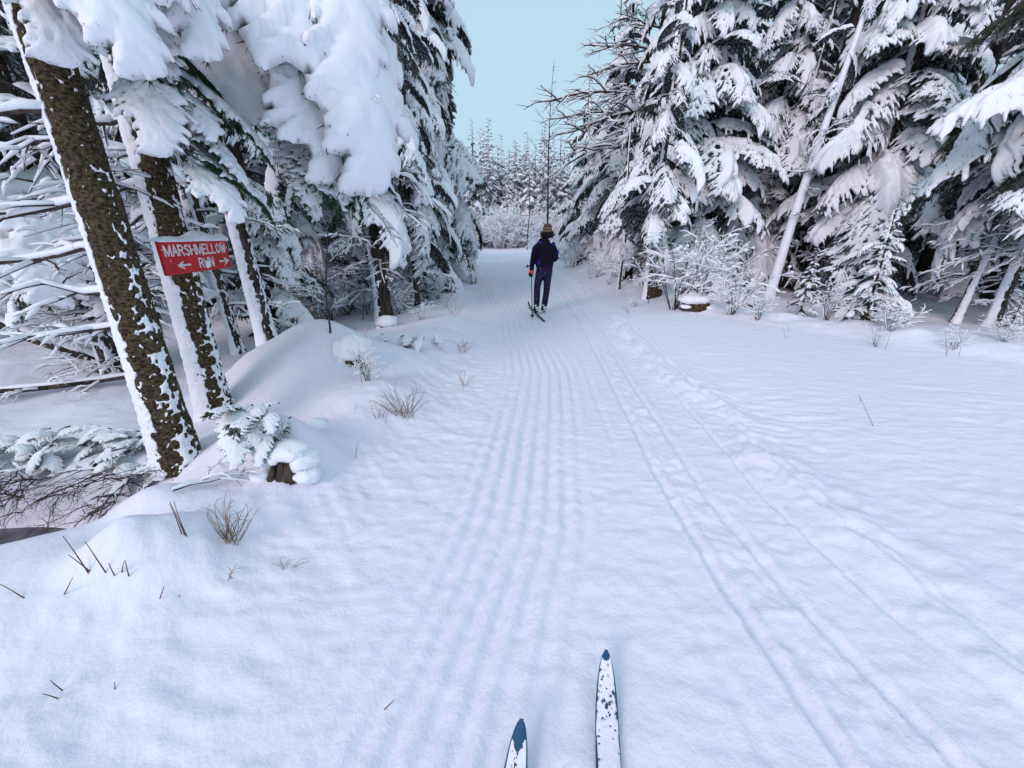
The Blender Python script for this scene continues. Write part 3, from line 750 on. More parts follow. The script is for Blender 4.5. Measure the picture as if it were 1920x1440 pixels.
def glyph(ch, x, z, w, h, t, nm='letter'):
    mb = MB()
    for i, ((a, b), (c, d)) in enumerate(GL[ch]):
        p = np.array([x+a*w, z+b*h]); q = np.array([x+c*w, z+d*h]); e = q-p; e /= np.linalg.norm(e); n = np.array([-e[1], e[0]])*t/2; e2 = e*t*.35
        yf = -.0015-.0002*i
        c4 = [p-e2-n, q+e2-n, q+e2+n, p-e2+n]
        V = [(v[0], yf, v[1]) for v in c4]+[(v[0], .0005, v[1]) for v in c4]
        mb.add(V, None, [(0, 1, 2, 3), (0, 4, 5, 1), (1, 5, 6, 2), (2, 6, 7, 3), (3, 7, 4, 0)])
    link(nm, mb.mesh(nm, M_WHITE, False), sign)
xs = .055; word = 'MARSHMELLOW'; ws = {'M': .062, 'W': .060, 'L': .042, 'E': .044}
tot = sum(ws.get(c, .050)+.018 for c in word)-.018; k = (SW-.075)/tot
for i, c in enumerate(word):
    w = ws.get(c, .050)*k; glyph(c, xs-.02, sh*.575, w, sh*.30, .0125); xs += w+.018*k
xs = SW*.47
for c in 'RUN':
    glyph(c, xs, sh*.13, .046, sh*.30, .0125); xs += .066
glyph('<', SW*.17, sh*.17, .13, .042, .0125, 'arrow'); glyph('>', SW*.80, sh*.17, .13, .042, .0125, 'arrow')
# snow on the board
mb = MB(); n = 60; q = np.linspace(-.03, SW+.02, n); v = np.linspace(-.035, .05, 16)
A, B = np.meshgrid(q, v, indexing='ij')
prof = .30+.75*np.exp(-((A-SW*.55)/.12)**2)+.35*np.exp(-((A-SW*.93)/.10)**2)+.2*fbm(A*9, B*9, seed=3)
F = np.minimum(1, np.minimum((A+.02)/.03, (SW+.01-A)/.03)); F = np.minimum(F, 1-((B-.008)/.034)**2+.2*vn(A*30, B*30, seed=9)); F = np.clip(F, -1, 1)*prof
P = np.stack([A, B, sh+0*A+.001-.15*np.clip(-.0-B, 0, 1)], -1); shell(mb, P, np.array([0, 0, 1.0])+0*P, F, .072, .0, .7)
link('snow_cap', mb.mesh('snow_cap', M_SNOW), sign)
mb = MB()
A, B = np.meshgrid(np.linspace(-.03, .03, 14), np.linspace(-.035, .035, 14), indexing='ij')
F = 1-(A/.024)**2-(B/.032)**2+.3*vn(A*60, B*60, seed=4)
P = np.stack([SW*.47+.085+A, -.003+0*A, sh*.2+B], -1); shell(mb, P, np.array([0, -1.0, .2])+0*P, F, .022, .002)
for i in range(12):
    rs_ = np.random.RandomState(i); cx = rs_.rand()*SW; cz = sh*(1-rs_.rand()**2*.95); r = rs_.uniform(.002, .006)
    tube(mb, [(cx-r, -.003, cz), (cx, -.006, cz+r*.4), (cx+r, -.003, cz)], [r*.4, r, r*.4], 5)
link('snow_clump', mb.mesh('snow_clump', M_SNOW), sign)
mb = MB()
for (a, b) in ((SW*.55, sh*.85), (SW*.55, sh*.45)):
    tube(mb, [(a, -.001, b), (a, -.005, b)], .005, 8)
link('nail', mb.mesh('nail', M_TWIG), sign)

# T3 and the row of spruces on the left, going back along the trail
def at(px, py, z=0.0): return GT(px, py)
PI = math.pi
x, y = at(722, 598)
spruce('spruce_tree', 'spruce with a bare speckled lower trunk standing behind the snow mound', x, y, 9, 1.9, 2.4, 31, trunk_r=.15, lean=(-.012, 0), hang=.7, light=.1, side=PI*1.1, dead=(10, 2.6), dz=.13, spread=.9)
x, y = at(782, 572)
spruce('spruce_tree', 'slender dark-trunked spruce close behind the speckled trunk', x, y, 8, 1.5, 1.6, 32, trunk_r=.07, hang=.8, light=.1, dead=(6, 1.6), dz=.12)
spruce('spruce_tree', 'tall spruce with hanging curtains of snow drooping to the ground at the trail edge', -2.55, 11.2, 11, 2.0, .35, 33, hang=.85, light=.08, dz=.105, power=.6)
spruce('spruce_tree', 'tall spruce whose drooping boughs reach furthest over the trail against the sky', -2.75, 14.0, 15, 2.75, .6, 34, hang=.8, light=.15, dz=.12, power=.5)
spruce('spruce_tree', 'spruce next along the left edge, half hidden by the overhanging one', -3.6, 18, 13, 2.1, .5, 35, hang=.8, light=.1, dz=.15, power=.6)
spruce('spruce_tree', 'spruce thick with snow behind the speckled trunk', -4.3, 9.0, 11, 2.0, 1.4, 36, hang=.6, light=.15, dz=.14, dead=(5, 1.4))
spruce('spruce_tree', 'snowy spruce between the leaning trunks and the speckled trunk', -4.1, 6.6, 8, 1.5, .3, 37, hang=.4, light=.2, dz=.13)
spruce('spruce_tree', 'dark spruce behind the sign with snow on its lower branches', -4.9, 4.6, 9, 1.5, 1.2, 38, hang=.4, light=.4, dz=.14, dead=(14, 1.8), trunk_r=.09)
x, y = at(450, 662, -.05)
spruce('spruce_tree', 'thin snow-streaked trunk just past the sign', x, y, 8, 1.1, 2.6, 39, trunk_r=.07, hang=.5, light=.3, dead=(10, 2.6), side=math.radians(215), lean=(-.03, 0))
x, y = at(298, 605, -.05)
spruce('spruce_tree', 'bare thin dark pole between the two leaning trunks', x, y, 7, 1.0, 2.8, 40, trunk_r=.05, dead=(14, 3.0), side=PI)
# right-hand trees
x, y = at(1440, 560)
spruce('birch_tree', 'leaning trunk plastered white with snow along its whole length', x, y, 9, .9, 4.6, 51, trunk_r=.125, lean=(.11, .02), side=math.radians(235), spread=1.75, dead=(10, 5.0), hang=.3, dz=.5)
spruce('spruce_tree', 'broad spruce sweeping down to the open snow under the white leaning trunk', 5.3, 12.9, 12.5, 2.7, .8, 52, hang=.35, light=.12, dz=.10, power=.75, dead=(4, 1))
spruce('spruce_tree', 'tall snow-piled spruce reaching over the trail behind the shrubs', 5.6, 15.5, 14, 3.1, .8, 53, hang=.35, light=.1, dz=.11, power=.7)
spruce('spruce_tree', 'spruce with long bare feathery tips against the sky', 4.9, 20.5, 12, 3.0, .6, 54, hang=.3, light=.2, dz=.13, power=.75, dead=(0, 1))
spruce('spruce_tree', 'snowy spruce further along, low boughs ending beside the skier', 4.3, 26, 10, 2.4, .3, 55, hang=.3, light=.15, dz=.15)
spruce('spruce_tree', 'dense green-shadowed spruce behind the white leaning trunk', 8.2, 14.2, 12.5, 2.7, 1.0, 56, hang=.2, light=.28, dz=.11)
spruce('spruce_tree', 'spruce with long slanting boughs between the white trunk and the dark hollow', 9.4, 11.4, 12, 2.6, 1.9, 57, hang=.2, light=.22, dz=.10, dead=(6, 1.3))
spruce('spruce_tree', 'nearest spruce on the far right with the thickest snow boughs over a dark hollow', 9.7, 7.9, 11, 2.8, 2.7, 58, trunk_r=.10, hang=.15, light=.25, dz=.10, dead=(14, 2.0), side=PI)
spruce('spruce_tree', 'small bowed spruce under a dome of snow beside the dark hollow', 7.4, 8.4, 2.2, 1.2, .2, 59, hang=.5, light=.0, dz=.09, trunk_r=.04)
x, y = at(1790, 605)
spruce('spruce_tree', 'leaning pole half white with snow standing in the dark hollow', x, y, 7, 1.6, 2.1, 60, trunk_r=.075, lean=(.09, .0), side=math.radians(230), spread=1.0, dead=(10, 2.2), hang=.2, light=.1, dz=.14)
x, y = at(1402, 545)
spruce('spruce_tree', 'dark slim trunk leaning away behind the shrubs', x, y, 8, 1.8, 2.4, 61, trunk_r=.075, lean=(.12, .05), side=PI, dead=(3, 2.0), light=.5, dz=.14)
x, y = at(1160, 542)
spruce('spruce_tree', 'bare grey pole at the trail edge nearest the skier', x, y, 4.2, .9, 1.4, 62, trunk_r=.045, dead=(3, 1.5), light=.2, dz=.2)
x, y = at(1213, 560)
spruce('spruce_tree', 'rough brown trunk with snow sleeves just behind the grey pole', x, y, 7, 1.6, 1.7, 63, trunk_r=.09, dead=(3, 1.5), light=.2, hang=.4, dz=.14)
print('boughs', COUNT)

# forest behind, both sides
rs = np.random.RandomState(77)
FL = 'snow-covered spruce deep in the forest left of the trail, one among many alike'
FR = 'snow-covered spruce deep in the forest right of the trail, one among many alike'
FB = 'small white-frosted spruce in the line that closes the far end of the trail'
pts = []
def free(x, y, d): return all((x-a)**2+(y-b)**2 > d*d for a, b in pts)
def scatter(n, xr, yr, d, fn):
    k = 0; tries = 0
    while k < n and tries < n*40:
        tries += 1
        x = rs.uniform(*xr); y = rs.uniform(*yr)
        if abs(x) > 1.45*max(y, 0)*.95+1.0 or not free(x, y, d): continue
        if fn(x, y): pts.append((x, y)); k += 1
def leftf(x, y):
    e = np.interp(y, [0, 6, 12, 20, 30, 50], [-6.0, -5.8, -5.0, -5.2, -6.5, -10])
    if x > e: return False
    v = VAR[rs.choice([0, 1, 2, 3, 3])] if y < 14 else VAR[rs.randint(4)]
    s = rs.uniform(.85, 1.25)*(1.3 if y > 12 else 1); put_tree('spruce_tree', v, x, y, s, rs.rand()*6.28, FL, 'spruces of the left forest', tilt=(rs.uniform(-.05, .05), rs.uniform(-.05, .05))); return True
def rightf(x, y):
    e = np.interp(y, [0, 7, 12, 20, 30, 50], [12, 10.5, 9.5, 8, 7.0, 7])
    if x < e: return False
    s = rs.uniform(.95, 1.3)*(1.3 if y > 10 else 1); put_tree('spruce_tree', VAR[rs.randint(4)], x, y, s, rs.rand()*6.28, FR, 'spruces of the right forest', tilt=(rs.uniform(-.05, .05), rs.uniform(-.05, .05))); return True
scatter(34, (-22, -5), (4.5, 26), 1.35, leftf)
scatter(16, (-34, -6), (16, 44), 2.4, leftf)
scatter(30, (7, 24), (6, 28), 1.6, rightf)
scatter(16, (6, 36), (18, 44), 2.4, rightf)
def farf(x, y):
    narrow = rs.rand() < .7
    v = NARROW[rs.randint(3)] if narrow else VAR[rs.randint(3)]
    s = rs.uniform(.8, 1.15)*(1.2 if rs.rand() < .3 else 1)
    put_tree('frosted_spruce', v, x, y, s*rs.uniform(.9, 1.1), rs.rand()*6.28, FB, 'frosted spruces closing the trail'); return True
scatter(70, (-14, 16), (50, 64), 1.0, farf)
def farw(x, y):
    put_tree('frosted_spruce', NARROW[rs.randint(3)], x, y, rs.uniform(.9, 1.3), rs.rand()*6.28, FB, 'frosted spruces closing the trail'); return True
scatter(34, (-9, 10), (53, 60), .75, farw)
scatter(30, (-30, 32), (60, 75), 1.8, farf)

# tall dead larch and other bare trees against the sky
def bare_tree(name, label, x, y, h, seed, nb, l0, up=.5, r=.06, frost=False, lean=(0, 0)):
    rs = np.random.RandomState(seed); t = thing(name, label, 'tree', (x, y, hz(x, y)-.05))
    mb = MB(); P = trunk_path((0, 0, 0), (lean[0]*h, lean[1]*h, h), .12, rs, 20); tube(mb, P, np.linspace(r, .008, 20), 6)
    link('trunk', mb.mesh('trunk', M_BARKD), t)
    for i in range(nb):
        q = .25+.72*(i+rs.rand())/nb; p = P[int(q*19)]
        a = rs.rand()*6.28; l = l0*(1.1-q)*(.4+.9*rs.rand()); mb = MB()
        d = np.array([math.cos(a), math.sin(a), up*rs.uniform(.3, 1.3)])
        s = np.linspace(0, 1, 6); B = p+d*l*s[:, None]+np.array([0, 0, .25*l])*(s**2)[:, None]+np.cumsum(rs.randn(6, 3)*.03*l, 0)*(s>0)[:, None]
        tube(mb, B, np.linspace(r*.3*(1.2-q), .006, 6), 4)
        for j in range(4):
            k = rs.randint(1, 5); e = rs.randn(3); e[2] = abs(e[2])*.6+.2; e = e/np.linalg.norm(e)+d*.5
            tube(mb, [B[k], B[k]+e*l*.18, B[k]+e*l*.3+np.array([0, 0, .05*l])], [.010, .007, .004], 3)
        o = link('branch', mb.mesh('branch', M_TWIG), t)
x = ray(1026, 400)[0]/ray(1026, 400)[1]
bare_tree('dead_larch', 'tall bare leafless trunk rising alone against the sky above the skier', x*33, 33, 12.6, 91, 40, 2.3, up=.7, r=.10, lean=(.022, 0))
bare_tree('birch_sapling', 'bare arching birch left of the tall bare trunk, its boughs bent down', .036*42, 42, 8.8, 92, 16, 2.6, up=.1, r=.07)
# feathery bare larch boughs on the edge of the right-hand trees
tl = thing('larch_tree', 'bare larch with long feathery twigs reaching left into the sky', 'tree', (5.2, 17.5, hz(5.2, 17.5)-.05))
bk, sn = trunk_meshes((0, 0, 0), (.1, 0, 11), .12, .02, np.random.RandomState(8), PI, 1, k=12, n=40, wob=.05, spread=.6)
link('trunk', bk.mesh('trunk', M_BARKD), tl); link('trunk_snow', sn.mesh('trunk_snow', M_SNOW), tl)
bl = np.array(tl.location)
for a, b in [((1240, 90), (1105, 78)), ((1240, 110), (1130, 150)), ((1230, 170), (1062, 205)), ((1200, 210), (1075, 235)), ((1290, 190), (1110, 260)), ((1250, 230), (1060, 290)), ((1280, 130), (1140, 190)), ((1260, 50), (1150, 30))]:
    P0, P1 = D(*a, 17.3), D(*b, 16.6); d = P1-P0; l = np.linalg.norm(d)
    add_dead(tl, tuple(P0-bl), math.atan2(d[1], d[0]), math.asin(d[2]/l)+.12, l*1.05, rs.randint(6), 0, True)

# frosted thicket at the far end, bushes and shrubs along both edges
pts = []
SB = 'white-frosted bush in the thicket across the far end of the trail'
def farb(x, y):
    put_shrub('frosted_bush', FSHRUB[rs.randint(4)], x, y, 1, rs.rand()*6.28, SB, 'frosted bushes at the far end', sc=(3.2*rs.uniform(.8, 1.2),)*2+(rs.uniform(2.2, 4.6),)); return True
scatter(95, (-10, 9), (45.5, 52), .55, farb)
def lb(x, y):
    e = np.interp(y, _ly, _lx)
    if not (e-4.2 < x < e-.5): return False
    put_shrub('frosted_bush', FSHRUB[rs.randint(4)], x, y, rs.uniform(.7, 1.7), rs.rand()*6.28, 'frosty knee-high bush on the left verge under the far spruces', 'verge bushes on the left'); return True
scatter(26, (-7, 0), (15, 42), .7, lb)
def rb(x, y):
    e = np.interp(y, _fy, _fx)
    if not (e-.7 < x < e+2.2): return False
    put_shrub('frosted_bush', FSHRUB[rs.randint(4)], x, y, rs.uniform(.6, 1.4), rs.rand()*6.28, 'frosty knee-high bush on the right verge beyond the skier', 'verge bushes on the right'); return True
scatter(30, (0, 6), (13, 42), .6, rb)
for (px, py, s, k, lab) in [(1265, 580, 1.9, 0, 'many-stemmed bare shrub loaded with snow, tallest on the right verge'), (1310, 575, 1.6, 1, 'bare shrub with fanning snow-covered stems beside the tallest shrub'),
        (1225, 555, 1.3, 2, 'bare shrub at the foot of the brown trunk'), (1370, 590, 1.2, 3, 'spreading low shrub in front of the slim leaning trunk'),
        (1335, 560, 1.9, 4, 'open shrub with upright twigs behind the fanning shrub'), (1420, 600, .7, 0, 'low twiggy shrub at the foot of the white leaning trunk'),
        (1550, 600, .8, 1, 'low snow-bent shrub on the bank right of the white leaning trunk'), (1665, 620, .6, 2, 'small twigs poking from the bank before the dark hollow'),
        (1790, 655, .42, 3, 'red-brown twigs in the snow bank in front of the white pole'), (1880, 640, .5, 4, 'snow-lumped twigs at the right end of the bank'), (1640, 650, .35, 0, 'sparse sprig on the open snow below the bank'),
        (1120, 520, .9, 2, 'pale shrub by the trail between skier and grey pole'), (1190, 575, .35, 3, 'tiny tuft of twigs at the trail edge beside the grey pole')]:
    x, y = at(px, py); put_shrub('shrub', SHRUB[k], x, y, s*.9, px*.7, lab)
for (px, py, s, k, lab) in [(750, 590, .9, 0, 'snowy shrub at the foot of the speckled trunk'), (820, 560, 1.0, 1, 'snowy shrub under the drooping boughs at the trail edge'), (690, 590, .9, 2, 'shrub between the mound and the speckled trunk'),
        (620, 600, 1.5, 3, 'dark upright shrub behind the mound top'), (650, 590, 1.3, 4, 'wide shrub crowded against the forest behind the mound'), (560, 590, 1.2, 1, 'bushy snowed-under shrub beyond the mound'),
        (500, 600, 1.1, 2, 'tangled shrub past the thin streaked trunk'), (790, 600, .5, 3, 'low twigs right of the speckled trunk'), (860, 520, .9, 0, 'pale shrub where the left verge meets the far bend'),
        (190, 700, .8, 4, 'tangle of twigs behind the nearest trunk'), (60, 640, 1.2, 2, 'snow-caught twigs at the left border'), (110, 560, 1.6, 0, 'tall tangled shrub in the gloom behind the nearest trunk'),
        (240, 620, 1.0, 3, 'thin shrub seen between the two leaning trunks'), (690, 715, .45, 1, 'upright sapling twigs in front of the snowy stump')]:
    x, y = at(px, py, -.03); put_shrub('shrub', SHRUB[k], x, y, s*.8, px*.7, lab)
# small snowed-in saplings
for (px, py, s, lab) in [(560, 600, .16, 'waist-high snowed-in spruce sapling behind the mound, nearest the sign'), (610, 590, .20, 'snowed-in spruce sapling behind the mound, in the middle'), (660, 580, .17, 'snowed-in spruce sapling nearest the speckled trunk'),
        (500, 585, .22, 'snowed-in sapling beside the thin streaked trunk'), (800, 560, .2, 'snowed-in sapling at the foot of the slender spruce'), (835, 545, .19, 'snowed-in sapling at the edge of the left verge'),
        (1620, 600, .2, 'snow-domed sapling on the right bank'), (1500, 590, .17, 'pointed sapling capped with snow beside the white leaning trunk'), (1130, 470, .35, 'young spruce by the trail right of the skier'), (1890, 620, .13, 'small pointed snow-capped sapling at the right end of the bank'),
        (1080, 470, .3, 'young spruce just right of the skier'), (60, 560, .2, 'sapling with blue-green boughs in the gloom at left')]:
    x, y = at(px, py); put_tree('spruce_sapling', VAR[4] if px % 20 else VAR[2], x, y, s*1.1, px*.3, lab, None, 'sapling')

# ------------------------------------------------------------------ stumps, log, stream, low boughs
M_WATER = mat('dark_stream_ice', (.05, .045, .055), .18, noise_col((.03, .028, .035), (.16, .14, .17), 5, 4, .2, .01), .5)
M_ROT = mat('rotten_wood', (.12, .07, .04), .9, noise_col((.012, .009, .008), (.13, .08, .05), 22, 6, 1, .02), .1)
mb = MB(); n = 40; th = np.linspace(0, 2*PI, n, endpoint=False)
mb.add([(-3.3+1.2*math.cos(a)*(1+.1*math.sin(3*a)), 2.02+.30*math.sin(a), -.40) for a in th]+[(-3.3, 2.02, -.40)], [(i, (i+1) % n, n) for i in range(n)])
tag(link('stream_water', mb.mesh('stream_water', M_WATER)), kind='structure')

def blob(mb, c, r, seed, amp=.3, fr=3, n=20, m=2, half=False):
    th = np.linspace(0, 2*PI, n, endpoint=False); ph = np.linspace(0, PI, n//2+1)
    T, Pp = np.meshgrid(th, ph, indexing='ij'); d = np.stack([np.sin(Pp)*np.cos(T), np.sin(Pp)*np.sin(T), np.cos(Pp)], -1)
    rr = 1+amp*fbm(d[..., 0]*fr*.5+seed, d[..., 1]*fr*.5, d[..., 2]*fr*.5, seed=seed)
    V = (d*rr[..., None]*np.array(r)+np.array(c)).reshape(-1, 3); k = n//2+1
    Q = [(i*k+j, i*k+j+1, ((i+1) % n)*k+j+1, ((i+1) % n)*k+j) for i in range(n) for j in range(k-1)]
    mb.add(V, None, Q, 0)
def stump(name, label, px, py, r, h, cap, seed, cat='stump', tilt=0):
    x, y = GT(px, py); t = thing(name, label, cat, (x, y, hz(x, y)-.06), seed)
    mb = MB(); q = np.linspace(0, 1, 12); th = np.arange(26)*2*PI/26
    R = r*(1.25-.35*q[:, None]+.25*fbm(np.cos(th)[None, :]*3+0*q[:, None], np.sin(th)[None, :]*3, q[:, None]*2, seed=seed))
    zz = h*(q[:, None]*(1+.25*vn(th*2, th*0, seed=seed)[None, :]))
    V = np.stack([R*np.cos(th)[None, :], R*np.sin(th)[None, :], zz], -1).reshape(-1, 3)
    V = np.concatenate([V, [[0, 0, h*.7]]]); k = 26
    Q = [(i*k+j, i*k+(j+1) % k, (i+1)*k+(j+1) % k, (i+1)*k+j) for i in range(11) for j in range(k)]
    mb.add(V, [(11*k+j, 11*k+(j+1) % k, 12*k) for j in range(k)], Q)
    link('wood', mb.mesh('wood', M_BARKD if 'root' in name else M_ROT), t)
    mb = MB(); blob(mb, (0, r*.2, h*.85+cap*.3), (r*1.5, r*1.45, cap*1.1), seed+5, .30, 4, 36); link('snow_cap', mb.mesh('snow_cap', M_SNOW), t)
    for i in range(3):
        a = seed+i*2.1; mb = MB(); blob(mb, (r*1.1*math.cos(a), r*1.1*math.sin(a), h*.35), (r*.5, r*.5, cap*.35), seed+i+9, .3, 3, 14); link('snow_clump', mb.mesh('snow_clump', M_SNOW), t)
    return t
stump('broken_stump', 'broken dark stump under a pointed cap of snow on the mound slope', 668, 672, .13, .17, .13, 3)
stump('broken_stump', 'small snow-buried stump at the foot of the speckled trunk', 725, 612, .12, .14, .10, 4)
x, y = GT(535, 888); t = thing('hollow_root', 'dark hollow root showing under a dome of snow close to the big trunks', 'root', (x, y, hz(x, y)-.04)); rs = np.random.RandomState(44)
for i in range(9):
    a = rs.uniform(-.11, .10); q = np.linspace(0, 1, 7)[:, None]
    P = np.array([a, -.02+rs.uniform(-.03, .03), 0])+q*np.array([-.5*a+rs.uniform(-.03, .03), .09, rs.uniform(.12, .2)])+np.array([rs.uniform(-.03, .03), -.04, 0])*np.sin(q*3)
    mb = MB(); tube(mb, P, np.linspace(rs.uniform(.014, .03), .01, 7), 7); link('root', mb.mesh('root', M_BARKD), t)
for i, (c, r) in enumerate([((-.01, .06, .17), (.15, .11, .065)), ((-.10, .03, .13), (.07, .08, .06)), ((.11, .05, .10), (.09, .10, .07)), ((.06, .0, .17), (.07, .05, .045)), ((-.04, -.03, .155), (.035, .03, .04)), ((.15, -.02, .03), (.08, .07, .05)), ((-.15, .0, .03), (.07, .07, .05))]):
    mb = MB(); blob(mb, c, r, 30+i, .28, 4, 30); link('snow_clump', mb.mesh('snow_clump', M_SNOW), t)
stump('broken_stump', 'tall rotten brown stump behind the grey pole at the right verge', 1225, 555, .16, .75, .14, 6)
stump('broken_stump', 'low torn brown stump in front of the shrubs on the right verge', 1305, 575, .24, .22, .12, 7)
stump('broken_stump', 'weathered stump lump half buried beside the white leaning trunk', 1395, 572, .3, .22, .12, 8)
stump('hollow_root', 'sliver of brown root at the top of the slope right of the root hollow', 595, 797, .06, .05, .05, 9, 'root')

def log(name, label, P0, P1, r, seed):
    P0, P1 = np.array(P0), np.array(P1); t = thing(name, label, 'log', tuple(P0)); rs = np.random.RandomState(seed)
    mb = MB(); P = trunk_path((0, 0, 0), P1-P0, .03, rs, 16); tube(mb, P, np.linspace(r, r*.7, 16), 10); link('wood', mb.mesh('wood', M_BARKD), t)
    mb = MB(); sr = r*(.75+.3*fbm(np.arange(16)*.7, np.zeros(16), seed=seed)); tube(mb, P+np.array([0, 0, r*.75]), np.maximum(sr, r*.3), 9, squash=.8); link('snow', mb.mesh('snow', M_SNOW), t)
    for i in range(5):
        p = P[rs.randint(3, 14)]; add_dead(t, tuple(p), rs.rand()*6.28, rs.uniform(-.2, .8), rs.uniform(.3, .6), rs.randint(6))
log('fallen_log', 'snow-topped dark log slanting down from the left border behind the big trunks', (-5.95, 4.3, .80), (-4.9, 4.65, -.05), .085, 3)
log('fallen_log', 'thin half-buried log lying in the gloom under the slanting log', (-5.6, 3.9, -.02), (-4.3, 4.3, .03), .04, 4)
for i, (px, py, L, a, lab) in enumerate([(60, 735, .7, .2, 'fallen branch on the snow at the left border'), (150, 705, .8, 2.6, 'dark fallen branch with side twigs under the slanting log'), (110, 880, .55, 3.3, 'thin broken twigs lying on the flat snow left of the nearest trunk'),
        (235, 905, .5, 2.9, 'tangle of fallen twigs at the foot of the nearest trunk'), (330, 930, .5, .9, 'fallen twigs propped against the foot of the nearest trunk'), (1700, 600, 1.3, 3.0, 'long arched bare twig whitened with snow before the dark hollow'),
        (1290, 560, 1.0, .3, 'broken branch lying across the low torn stump')]):
    x, y = GT(px, py); t = thing('fallen_branch', lab, 'branch', (x, y, hz(x, y)+.03), a)
    me = DEAD[i % 6]; link('wood', me[0], t, None, (0, -.12, 0), L); link('snow', me[1], t, None, (0, -.12, 0), L)

def low_bush(label, px, py, specs, z=.12, name='snow_laden_bush', green=True, back=0):
    x, y = GT(px, py); y += back; t = thing(name, label, 'bush', (x, y, hz(x, y)))
    for (dx, dy, dz, az, tilt, L, k) in specs: add_bough(t, (dx, dy, dz), az, tilt, L, k, 0, green and k in (3, 7, 8))
rs = np.random.RandomState(15)
low_bush('bent-over snowy bush with green showing at the foot of the second leaning trunk', 500, 810, [(rs.uniform(-.1, .15), rs.uniform(-.08, .1), rs.uniform(.05, .2), -1.2+rs.uniform(-1.8, 1.8), rs.uniform(-.1, .6), rs.uniform(.2, .36), [9, 6, 2, 7, 9, 6, 3][i % 7]) for i in range(17)])
low_bush('snow-laden evergreen bush overhanging the little stream at the left border', 90, 930, [(rs.uniform(-.75, .75), rs.uniform(-.05, .25), rs.uniform(.06, .2), -1.6+rs.uniform(-1.6, 1.6), rs.uniform(-.2, .6), rs.uniform(.18, .36), [9, 6, 2, 7, 9, 3, 8][i % 7]) for i in range(42)], green=False, back=.17)
for i in range(5):      # dark brush caught in the hollow, each clump a tangle of bare wood
    t = thing('brush', ['dark bare brush in the stream hollow at the left border', 'bare brush in the stream hollow a little in from the border', 'dark brush in the middle of the stream hollow', 'brush at the trunk end of the stream hollow', 'bare dark sticks under the roots of the nearest trunk'][i], 'brush', (-4.0+.37*i, 2.22+.03*i, -.22+.02*i), 0)
    for k in range(13): link('stick', DEAD[rs.randint(6)][0], t, (rs.uniform(-.2, .2), rs.uniform(-.12, .12), rs.uniform(-.05, .22)), (rs.uniform(-1, 1), rs.uniform(-.5, .4), rs.uniform(-PI, 0.3)), rs.uniform(.22, .42))
low_bush('low snowy boughs between the stream and the nearest trunk', 270, 905, [(rs.uniform(-.25, .3), rs.uniform(-.05, .2), rs.uniform(.03, .14), -1.6+rs.uniform(-1.6, 1.6), rs.uniform(-.2, .5), rs.uniform(.13, .26), [8, 7, 3, 9, 2][i % 5]) for i in range(13)], green=False)
low_bush('snow-padded ground boughs below the sapling on the far mound slope', 770, 640, [(rs.uniform(-.4, .4), rs.uniform(-.2, .2), rs.uniform(.02, .12), -1.6+rs.uniform(-1.5, 1.5), rs.uniform(-.1, .4), rs.uniform(.2, .4), [8, 9, 3][i % 3]) for i in range(9)], green=False)

# ------------------------------------------------------------------ dry grass and stalks
def stalks(name, label, items, r=.0022, m=None, cat='grass', bend=.0, seed=1):
    """items: (foot px), (tip px) of every stalk; the tip leans a little towards or away from the viewer"""
    rs = np.random.RandomState(seed); f = items[0][0]; x0, y0 = GT(*f); z0 = hz(x0, y0)-.02
    t = thing(name, label, cat, (x0, y0, z0)); mb = MB()
    for a, b in items:
        x, y = GT(*a); A = np.array([x, y, hz(x, y)-.02]); B = D(*b, y+rs.uniform(-.06, .06))
        q = np.linspace(0, 1, 6)[:, None]; mid = np.array([rs.uniform(-1, 1)*bend, rs.uniform(-.3, .3)*bend, bend])
        P = A+(B-A)*q+mid*np.linalg.norm(B-A)*4*q*(1-q)
        tube(mb, P-np.array([x0, y0, z0]), r*np.linspace(1.2, .5, 6), 3)
    link('blades' if cat == 'grass' else 'stem', mb.mesh('blades', m or M_GRASS, False), t)
    return t
def tuft(label, px, py, n, hpx, spread, seed, r=.002):
    rs = np.random.RandomState(seed); it = []
    for i in range(n):
        fx = px+rs.uniform(-.25, .25)*spread; a = rs.uniform(-1, 1)
        it.append(((fx, py+rs.uniform(-6, 8)), (fx+a*spread+rs.uniform(-8, 8), py-hpx*rs.uniform(.45, 1.05)*(1-.35*abs(a)))))
    return stalks('grass_tuft', label, it, r*.75, M_GRASS, 'grass', .20, seed)
tuft('tall dry grass tuft on the left bank in front of the nearest trunk', 435, 1015, 34, 100, 46, 1, .0022)
tuft('wide dry grass tuft sprawling at the left edge of the trail', 760, 780, 32, 75, 62, 2, .0028)
tuft('small arched grass tuft leaning left below the wide one', 715, 785, 8, 35, 30, 3, .0024)
tuft('low fan of dry grass on the left bank further up the trail', 865, 658, 14, 28, 30, 4, .003)
tuft('thin dry grass tuft at the trail edge beside the far fan of grass', 873, 725, 8, 42, 20, 5, .0026)
tuft('sparse grass sprig at the edge of the rippled snow near the viewer', 535, 1068, 8, 28, 40, 6, .0018)
tuft('few curved blades just right of the tall tuft', 430, 1088, 5, 34, 34, 7, .0018)
tuft('wispy grass in the snow under the speckled trunk', 690, 700, 8, 30, 35, 8, .0026)
tuft('twiggy grass beside the trail where the verge narrows', 850, 585, 10, 28, 30, 9, .0035)
tuft('upright grass stalks near the foot of the drooping spruce', 835, 575, 8, 38, 16, 10, .0035)
tuft('frail grass by the right trail edge before the stumps', 1178, 583, 7, 14, 12, 11, .004)
